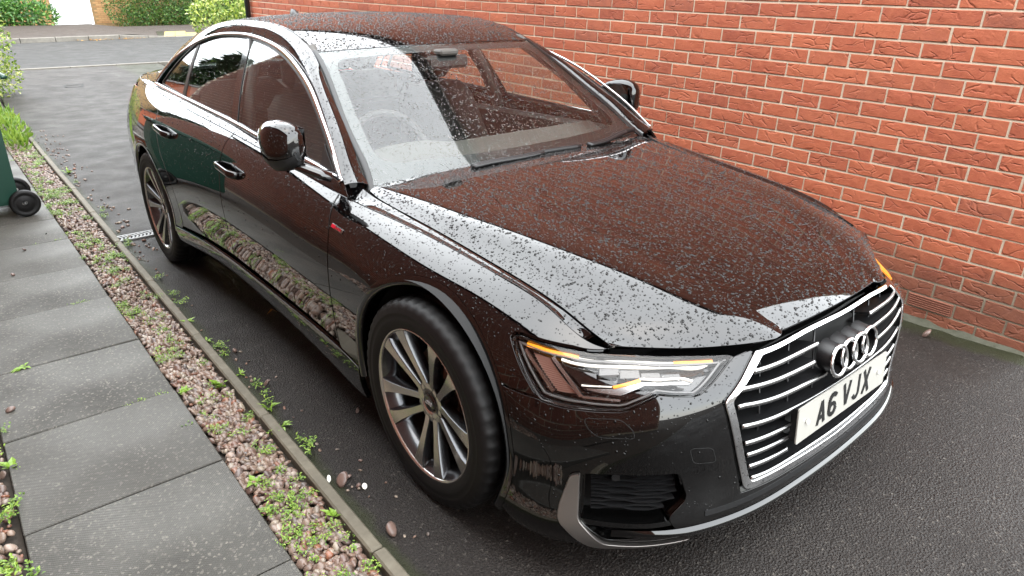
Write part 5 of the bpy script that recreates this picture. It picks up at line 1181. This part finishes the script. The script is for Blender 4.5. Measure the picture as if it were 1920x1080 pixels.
# ---- wing mirrors
for s in (1, -1):
    MR = empty('wing_mirror', CAR, (-.872*s if s > 0 else .842, .668 if s > 0 else .76, -.010 if s > 0 else -.018), (0, 0, -1.25*s if s > 0 else 1.5)); Mo = np.array((-.872, .700, 0))
    xs = [.890, .902, .935, .977, 1.020, 1.060, 1.090, 1.102]
    zc = [1.050, 1.050, 1.050, 1.050, 1.055, 1.066, 1.076, 1.078]; zh = [.044, .064, .077, .082, .072, .050, .024, .004]
    yc = [.655, .652, .648, .648, .655, .668, .684, .690]; yh = [.030, .050, .062, .066, .060, .048, .026, .006]
    n = 28; mb = MB(); V = []
    for X, zc_, zh_, yc_, yh_ in zip(xs, zc, zh, yc, yh):
        for k in range(n):
            a = 2*math.pi*k/n; c_, s_ = math.cos(a), math.sin(a); e = .86
            yy = yc_+yh_*np.sign(c_)*abs(c_)**e*(1. if c_ < 0 else .55); zz = zc_+zh_*np.sign(s_)*abs(s_)**e*(1 if s_ > 0 else 1.06)
            V.append(((-X+.872)*s, yy-.700, zz))
    m = len(xs); F = [(i*n+k, i*n+(k+1) % n, (i+1)*n+(k+1) % n, (i+1)*n+k) for i in range(m-1) for k in range(n)]
    mb.add(V, F+[tuple(range(n))[::-1], tuple((m-1)*n+k for k in range(n))])
    o = mb.build('mirror_cap', 'paint', MR); MCAP = o
    if s > 0:
        bpy.context.view_layer.update(); mw = np.array(MR.matrix_world); mv = np.array([q.co[:] for q in o.data.vertices]) @ mw[:3, :3].T+mw[:3, 3]; mn = np.array([q.normal[:] for q in o.data.vertices]) @ mw[:3, :3].T; o.data.calc_loop_triangles(); PANELS['cap'] = [(mv, np.array([q.vertices[:] for q in o.data.loop_triangles]), mn)]
    mb = MB(); mb.add([(-.033*s, -.012, 1.005), (-.158*s, .006, 1.03), (-.158*s, .006, 1.11), (-.033*s, -.008, 1.105)], [(0, 1, 2, 3)]); mb.build('mirror_glass', 'mirror_face', MR)
    mb = MB()   # dark underside and arm to the door
    mb.tube([(.045*s, .02, .940), (.02*s, -.005, .952), (-.03*s, -.03, .972), (-.075*s, -.045, .985)], [.030, .030, .030, .022], 10, flat=(.62, 1.25)); mb.build('mirror_arm', 'black_gloss', MR)
    mb = MB(); V = []
    for X, zc_, zh_, yc_, yh_ in list(zip(xs, zc, zh, yc, yh))[0:6]:
        for a in np.linspace(math.pi*1.12, math.pi*1.88, 10):
            c_, s_ = math.cos(a), math.sin(a); e = .72
            V.append(((-X+.872)*s, yc_-.700+1.03*yh_*np.sign(c_)*abs(c_)**e*(1. if c_ < 0 else .55), zc_+1.06*zh_*1.04*np.sign(s_)*abs(s_)**e))
    mb.add(V, [(i*10+k, i*10+k+1, (i+1)*10+k+1, (i+1)*10+k) for i in range(5) for k in range(9)]); mb.build('mirror_underside', 'black_plastic', MR)
    # dark triangle in the window corner
    panel('corner_cover', GLASS, [(.675, .936), (.790, .940), (.790, 1.015)], (), 'black_plastic', [o for o in CAR.children if o.name.split('.')[0] == 'front_door'][0 if s > 0 else 1], sp=.05, off=-.001, mirror=s < 0, flange=.006, lip=0)
# ---- door handles
for s in (1, -1):
    for par, u0, u1, v0, v1 in (('front_door', 2.872, 3.082, .560, .570), ('rear_door', 3.835, 4.045, .571, .583)):
        par = [o for o in CAR.children if o.name.split('.')[0] == par][0 if s > 0 else 1]
        t = np.linspace(0, 1, 16); u = u0+(u1-u0)*t; v = v0+(v1-v0)*t; h = .040*np.clip(np.minimum(t, 1-t)/.14, 0, 1)**.6-.004
        P = np.array([on(SHELL, [(a, b)], c)[0] for a, b, c in zip(u, v, h)])*[s, 1, 1]
        mb = MB(); mb.tube(P, .0155, 12, flat=(1.05, .5), up=np.tile((0, 0, 1.), (16, 1))); mb.build('door_handle', 'paint', par)
        c = ((u0+u1)/2-.015, (v0+v1)/2+.004); el = np.array([(c[0]+.062*math.cos(a), c[1]+.026*math.sin(a)) for a in np.linspace(0, 2*math.pi, 36)[:-1]])
        panel('handle_recess', SHELL, el*[s, 1], (), 'black_gloss', par, sp=.012, off=.0012, flange=.001, bev=.0005, lip=0)
# ---- badge on the front wings
for s in (1, -1):
    BD = empty('wing_badge', CAR)
    q = lambda u, v: (u, v)
    panel('badge_plate', SHELL, sgn([(1.957, .586), (2.036, .589), (2.030, .606), (1.952, .603)], s), (), 'satin_chrome', BD, sp=.02, off=.003, flange=.004, lip=0, bev=.001)
    panel('badge_emblem', SHELL, sgn([(2.008, .589), (2.033, .590), (2.0275, .604), (2.004, .603)], s), (), 'badge_red', BD, sp=.02, off=.0042, flange=.001, lip=0, bev=.0005)
    for k in range(4):
        u = 1.968+k*.010; panel('badge_letter', SHELL, sgn([(u, .5915), (u+.004, .5917), (u+.003, .600), (u-.001, .5998)], s), (), 'badge_red', BD, sp=.02, off=.0040, flange=.0008, lip=0, bev=.0003)
# ---- wipers
for s, pts in ((1, [(.886, .078), (.813, .084), (.700, .084), (.588, .088), (.40, .080)]), (-1, [(.36, .080), (.242, .083), (.17, .096), (.105, .104), (.03, .105)])):
    WP = empty('wiper', CAR)
    P = on(TOP, smoothline(pts, 24), .018); mb = MB(); mb.tube(P, .009, 6, flat=(1.3, .7)); mb.build('wiper_blade', 'black_plastic', WP)
    P = on(TOP, smoothline([(a, b-.008) for a, b in pts[:4]], 16), .024); mb = MB(); mb.tube(P, .008, 6); mb.build('wiper_arm', 'black_plastic', WP)
mb = MB(); n = 50; u = np.linspace(.01, TOP.uk[-1]-.01, n); A = on(TOP, np.c_[u, np.full(n, .055)], .006); B = A+[0, -.09, -.05]
mb.add(np.concatenate([A, B]), [(i, i+1, n+i+1, n+i) for i in range(n-1)]); mb.build('scuttle_panel', 'black_plastic', CAR)
# trim beside the windscreen
for s in (1, -1):
    mb = MB(); v = np.linspace(VW[0]+.05, VW[4]+.01, 40); n = 40; uu = TOP.uk[-1]
    A = on(TOP, np.c_[np.full(n, uu-.012), v], .003, s); B = on(TOP, np.c_[np.full(n, uu+.004), v], .005, s); C_ = on(TOP, np.c_[np.full(n, uu+.010), v], -.004, s)
    mb.add(np.concatenate([A, B, C_]), [(k*n+i, k*n+i+1, (k+1)*n+i+1, (k+1)*n+i) for k in range(2) for i in range(n-1)]); mb.build('windscreen_trim', 'black_plastic', CAR)
# ---- aerial fin
mb = MB(); V = []; pr = [(2.62, 1.402, .018), (2.66, 1.422, .014), (2.70, 1.444, .008), (2.735, 1.450, .005), (2.765, 1.400, .012)]
for y, z, w in pr: V += [(-.022, y, 1.388), (-w, y, z), (w, y, z), (.022, y, 1.388)]
mb.add(V, [(i*4+k, i*4+(k+1) % 4, i*4+4+(k+1) % 4, i*4+4+k) for i in range(4) for k in range(4)]+[(0, 1, 2, 3), (16, 19, 18, 17)]); mb.build('aerial_fin', 'black_plastic', CAR)
# ---- wheels
def make_wheel():
    Wm = empty('wheel', CAR)
    sg = lambda pr: [(-a, r) for a, r in pr]
    mb = MB(); mb.lathe(sg([(-.006, .242), (-.002, .248), (.001, .250), (.003, .252), (.0045, .259), (.0065, .262), (.0075, .275), (.0085, .279), (.0075, .282), (.0075, .296), (.0088, .299), (.0075, .302), (.0062, .314), (.0015, .3265), (-.008, .3345), (-.020, .3385), (-.036, .3400), (-.058, .3405), (-.060, .333), (-.070, .333), (-.072, .3408), (-.104, .3412), (-.106, .334), (-.117, .334), (-.119, .3412), (-.150, .3405), (-.152, .333), (-.162, .333), (-.164, .3400), (-.195, .337), (-.214, .331), (-.228, .318), (-.235, .292), (-.230, .262), (-.22, .236)]), 0, 150)
    tv = mb.v[0]; npf = len(tv)//150; rr = np.hypot(tv[:, 1], tv[:, 2]); seg = np.arange(len(tv))//npf; ax_ = -tv[:, 0]; g_ = (seg % 3 == 0) & (rr > .325) & ((ax_ > -.056) | (ax_ < -.166)); kf = np.where(g_, 1-.006/np.maximum(rr, .1), 1.); tv[:, 1] *= kf; tv[:, 2] *= kf
    mb.build('tyre', 'rubber', Wm)
    mb = MB(); mb.lathe(sg([(-.008, .2425), (-.001, .2455), (.002, .2440), (.001, .2405), (-.003, .2375), (-.006, .2360)]), 0, 96); mb.build('rim_edge', 'alloy_face', Wm)
    mb = MB(); mb.lathe(sg([(-.006, .2360), (-.014, .2310), (-.030, .219), (-.06, .212), (-.13, .207), (-.20, .212), (-.218, .234)]), 0, 72); mb.build('rim_barrel', 'alloy_dark', Wm)
    # spokes: five pairs
    def dep(r): return -.004-.030*np.clip((.222-r)/.165, 0, 1)**1.15
    def arm(side):
        m = MB(); rs = np.array([.050, .075, .105, .140, .175, .208, .2345]); lat = side*np.interp(rs, [.05, .105, .2345], [.0190, .0290, .0545])
        wi = np.interp(rs, [.05, .10, .17, .208, .2345], [.0120, .0112, .0160, .0215, .0290]); skew = side*np.interp(rs, [.05, .2285], [0, .004])
        V = []
        for r, l, w, k in zip(rs, lat, wi, skew):
            d = dep(r)
            for dd, ww in ((d-.0020, w+.0002), (d, w-.0016)): pass
            V += [(-(d), r, l-w+.0012+k), (-(d), r, l+w-.0012+k), (-(d-.003), r, l+w+.0008+k), (-(d-.034), r, l+w+.0045+k), (-(d-.034), r, l-w-.0045+k), (-(d-.003), r, l-w-.0008+k)]
        F = []; MI = []
        for i in range(len(rs)-1):
            for k in range(6): F.append((i*6+k, i*6+(k+1) % 6, i*6+6+(k+1) % 6, i*6+6+k)); MI.append(0 if k == 0 else 1)
        for f, q in zip(F, MI): pass
        m.v.append(np.array(V)); m.k += len(V)
        for f, q in zip(F, MI): m.f.append(list(f)); m.mi.append(q); m.sm.append(q == 1)
        return m.build('spoke', ['alloy_face', 'alloy_dark'], mode='mesh')
    meshes = [arm(-1), arm(1)]
    for k in range(5):
        for me in meshes:
            o = obj('spoke', me, Wm); o.rotation_euler = (math.radians(72*k-21), 0, 0)
            me.set_sharp_from_angle(angle=math.radians(30)) if k == 0 else None
    mb = MB(); mb.lathe(sg([(-.034, .066), (-.0335, .052), (-.033, .034), (-.036, .0335), (-.037, .030)]), 0, 40); mb.lathe(sg([(-.034, .066), (-.07, .070)]), 0, 40, mi=[1]); mb.build('hub', ['alloy_face', 'alloy_dark'], Wm)
    mb = MB(); mb.lathe(sg([(-.0335, .0305), (-.031, .029), (-.030, .020), (-.0295, .0001)]), 0, 32); cap = mb.build('centre_cap', 'black_gloss', Wm)
    for k in range(4):
        m = MB(); c = (1.5-k)*.0085; m.tube([( .0292, c+.0058*math.cos(a), .0058*math.sin(a)) for a in np.linspace(0, 2*math.pi, 17)[:-1]], .0009, 4, closed=True); m.build('cap_ring', 'chrome', Wm)
    for k in range(5):
        a = math.radians(72*k-21); m = MB(); m.lathe(sg([(-.0322, .0125), (-.05, .0110), (-.05, .0001)]), 0, 16, c=(0, .052*math.cos(a), .052*math.sin(a))); m.lathe(sg([(-.040, .0001), (-.040, .006), (-.05, .007)]), 0, 6, c=(0, .052*math.cos(a), .052*math.sin(a))); m.build('wheel_bolt', 'matte_black', Wm)
    mb = MB(); mb.lathe(sg([(-.095, .06), (-.100, .075), (-.105, .078), (-.105, .165), (-.125, .166), (-.125, .07)]), 0, 60); mb.build('brake_disc', 'brake', Wm)
    mb = MB(); mb.lathe(sg([(-.075, .10), (-.075, .172), (-.15, .178), (-.15, .10), (-.075, .10)]), 0, 14, a0=math.radians(195 if False else 140), a1=math.radians(205)); mb.build('brake_caliper', 'caliper', Wm)
    return Wm
W0 = make_wheel()
for _c in W0.children:
    if _c.name.split('.')[0] in ('rim_edge', 'rim_barrel', 'spoke'): _c.scale = (1, 1.018, 1.018)
W0.location = (-.925, 0, .341); W0.rotation_euler = (math.radians(0), 0, 0)
def place_wheel(x, y, left, spin):
    w = dup(W0, CAR); w.location = (x, y, .341); w.rotation_euler = (spin, 0, math.pi if left else 0); return w
# outward side of the wheel is local +x before this turn
W0.rotation_euler = (math.radians(0), 0, math.pi*0)
W0.scale = (-1, 1, 1) if False else (1, 1, 1)
place_wheel(-.918, 2.924, False, math.radians(31)); place_wheel(.925, 0, True, .3); place_wheel(.918, 2.924, True, .9)
# ---- cabin
IN = empty('cabin', CAR)
mb = MB(); n = 30; u = np.linspace(.01, TOP.uk[-1]-.01, n)
rows = [on(TOP, np.c_[u, np.full(n, VW[0]+.03)], -.02), on(TOP, np.c_[u, np.full(n, VW[1]+.02)], -.06)+[0, .06, -.01]]
A = np.c_[np.linspace(.70, -.70, n), np.full(n, .90), np.full(n, .925)]; A[:, 2] += .025*np.exp(-((A[:, 0]+.37)/.17)**4); B = A+[0, .06, -.03]; C_ = A+[0, .05, -.35]
R = rows+[A, B, C_]; mb.add(np.concatenate(R), [(k*n+i, k*n+i+1, (k+1)*n+i+1, (k+1)*n+i) for k in range(4) for i in range(n-1)]); mb.build('dashboard', 'dash', IN)
mb = MB(); c = np.array((-.37, 1.03, .88)); tl = math.radians(25)
mb.tube([c+np.array((.185*math.cos(a), .185*math.sin(a)*math.sin(tl), .185*math.sin(a)*math.cos(tl))) for a in np.linspace(0, 2*math.pi, 41)[:-1]], .015, 8, closed=True)
mb.tube([c+(-.18, 0, 0), c+(.18, 0, 0)], .016, 6); mb.tube([c, c+np.array((0, -.18*math.sin(tl)*1, -.17))], .018, 6); mb.tube([c+(0, .0, 0), c+(0, -.2, -.1)], .045, 10); mb.build('steering_wheel', 'interior', IN)
def seat(x, y, wd=.25):
    st = empty('seat', CAR)
    mb = MB(); mb.box((x-wd, y-.48, .36), (x+wd, y+.05, .52), bev=.05); mb.build('cushion', 'seat_cloth', st)
    mb = MB(); V = []
    for z, yy, w, d in ((.46, y-.02, wd, .09), (.75, y+.07, wd*.97, .085), (1.0, y+.16, wd*.8, .07), (1.07, y+.18, wd*.6, .05)): V += [(x-w, yy-d, z), (x+w, yy-d, z), (x+w, yy+d, z), (x-w, yy+d, z)]
    mb.add(V, [(i*4+k, i*4+(k+1) % 4, i*4+4+(k+1) % 4, i*4+4+k) for i in range(3) for k in range(4)]+[(0, 1, 2, 3), (12, 13, 14, 15)]); mb.build('seat_back', 'seat_cloth', st)
    mb = MB(); mb.box((x-.12, y+.14, 1.09), (x+.12, y+.24, 1.25), bev=.04); mb.build('head_rest', 'seat_cloth', st)
seat(-.37, 1.62); seat(.37, 1.62); seat(-.37, 2.55, .3); seat(.37, 2.55, .3)
mb = MB(); mb.box((-.10, .74, 1.24), (.10, .76, 1.30), bev=.008) if False else mb.box((-.11, 1.10, 1.205), (.11, 1.135, 1.262), bev=.012); mb.build('rear_view_mirror', 'black_plastic', IN)
mb = MB(); mb.box((-.05, 1.09, 1.262), (.05, 1.20, 1.288), bev=.008); mb.build('sensor_cover', 'dash', IN)
mb = MB()
v = np.linspace(VW[4]+.02, VW[10], 12); u = np.linspace(.03, TOP.uk[-1]-.03, 14); UU, VV = np.meshgrid(u, v); P = on(TOP, np.c_[UU.ravel(), VV.ravel()], -.035)
mb.add(P, [(i*14+j, i*14+j+1, i*14+15+j, i*14+14+j) for i in range(11) for j in range(13)]); mb.build('headlining', 'dash', IN)
for s in (1, -1):
    mb = MB(); mb.box((-.80*s, .75, .30), (-.74*s, 2.6, .90), bev=.02); mb.build('door_lining', 'interior', IN)
    for y, t_ in ((1.72, 1.79),):
        mb = MB(); mb.tube([(-.74*s, 1.68, .92), (-.69*s, 1.74, 1.12), (-.58*s, 1.82, 1.345)], .035, 6); mb.build('centre_pillar', 'interior', IN)
    mb = MB(); mb.tube([(-.72*s, .78, .93), (-.64*s, 1.0, 1.13), (-.56*s, 1.28, 1.30), (-.55*s, 1.6, 1.35), (-.55*s, 2.2, 1.355), (-.56*s, 2.6, 1.30), (-.62*s, 2.95, 1.15), (-.66*s, 3.15, 1.04)], .028, 6); mb.build('pillar_lining', 'dash', IN)
mb = MB(); mb.box((-.70, 2.75, .5), (.70, 2.85, 1.0)); mb.box((-.72, 2.8, .95), (.72, 3.35, .99)); mb.build('parcel_shelf', 'interior', IN)
# ---------------------------------------------------------------- raindrops standing on paint and glass
def dropmesh(n=8):
    V = []; F = []
    for h, r in ((0., 1.), (.30, .86), (.50, .52)):
        for k in range(n): a = 2*math.pi*k/n; V.append((r*math.cos(a), r*math.sin(a), h))
    V.append((0, 0, .58))
    for j in range(2):
        for k in range(n): a, b, c, d = j*n+k, j*n+(k+1) % n, (j+1)*n+(k+1) % n, (j+1)*n+k; F += [(a, b, c), (a, c, d)]
    for k in range(n): F.append((2*n+k, 2*n+(k+1) % n, 3*n))
    return np.array(V, float), np.array(F)
DV, DF = dropmesh()
def drops(keys, dens_, rmed, sig, rmax, rg, test=None, grav=0.):
    """drops per square metre over the stored panels"""
    Ps, Ns, Rs = [], [], []
    for key in keys:
        for V, T, N in PANELS.get(key, []):
            a, b, c = V[T[:, 0]], V[T[:, 1]], V[T[:, 2]]; ar = np.linalg.norm(np.cross(b-a, c-a), axis=1)/2; A = ar.sum(); n = rg.poisson(A*dens_)
            if n == 0: continue
            i = rg.choice(len(T), n, p=ar/A); u = rg.uniform(0, 1, (n, 2)); sw = u.sum(1) > 1; u[sw] = 1-u[sw]
            P = a[i]+(b-a)[i]*u[:, :1]+(c-a)[i]*u[:, 1:]; nn = N[T[i, 0]]*(1-u.sum(1))[:, None]+N[T[i, 1]]*u[:, :1]+N[T[i, 2]]*u[:, 1:]; nn /= np.linalg.norm(nn, axis=1)[:, None]
            vis = ((CAMLOC-P)*nn).sum(1) > -.05
            if test is not None: vis &= test(P, nn, rg)
            Ps.append(P[vis]); Ns.append(nn[vis]); Rs.append(np.minimum(rmed*np.exp(rg.normal(0, sig, vis.sum())), rmax))
    return np.concatenate(Ps), np.concatenate(Ns), np.concatenate(Rs)
def build_drops(name, sets, mat, rg):
    P = np.concatenate([s_[0] for s_ in sets]); N = np.concatenate([s_[1] for s_ in sets]); R = np.concatenate([s_[2] for s_ in sets]); n = len(P)
    t = np.cross(N, (0, 0, 1.)); bad = np.linalg.norm(t, axis=1) < .05; t[bad] = (1, 0, 0); t /= np.linalg.norm(t, axis=1)[:, None]; b = np.cross(N, t)
    a = rg.uniform(0, 6.28, n); ca, sa = np.cos(a)[:, None], np.sin(a)[:, None]; t, b = t*ca+b*sa, b*ca-t*sa
    el = rg.uniform(.85, 1.25, n); nv = len(DV); wob = 1+.13*rg.normal(0, 1, (n, 8)); wob = np.concatenate([wob, wob, wob*.5+.5, np.ones((n, 1))], 1)
    L = DV[None]*R[:, None, None]; X = L[..., 0]*el[:, None]*wob; Y = L[..., 1]/el[:, None]*wob; Z = L[..., 2]-.00012
    V = P[:, None]+X[..., None]*t[:, None]+Y[..., None]*b[:, None]+Z[..., None]*N[:, None]
    F = DF[None]+(np.arange(n)*nv)[:, None, None]
    o = bulk(name, V.reshape(-1, 3), F.reshape(-1, 3), mat, True, CAR); tag(o, kind='stuff'); return o
rgd = np.random.default_rng(77)
S_ = [drops(['bonnet'], 12000, .0017, .50, .0048, rgd), drops(['wingtop', 'side_top'], 8000, .0019, .38, .0045, rgd), drops(['roof'], 9500, .0024, .40, .0055, rgd), drops(['rail'], 7000, .0018, .35, .004, rgd),
      drops(['side'], 7000, .0016, .40, .0036, rgd, lambda P, n, r: r.uniform(0, 1, len(P)) < np.clip((P[:, 2]-.5)/.25, .06, 1)*np.clip(n[:, 2]*1.6+.10, .04, 1)),
      drops(['bumper'], 5000, .0017, .40, .0038, rgd, lambda P, n, r: r.uniform(0, 1, len(P)) < np.clip(n[:, 2]*2.0+.06, .03, 1)), drops(['cap'], 6000, .0016, .4, .0035, rgd), drops(['chrome'], 6000, .0015, .3, .003, rgd)]
build_drops('raindrops', S_, 'drop', rgd)
S_ = [drops(['screen'], 11000, .0017, .45, .0042, rgd), drops(['sideglass'], 2300, .0012, .40, .0028, rgd), drops(['lens'], 2600, .0014, .4, .003, rgd)]
build_drops('raindrops', S_, 'glass_drop', rgd)
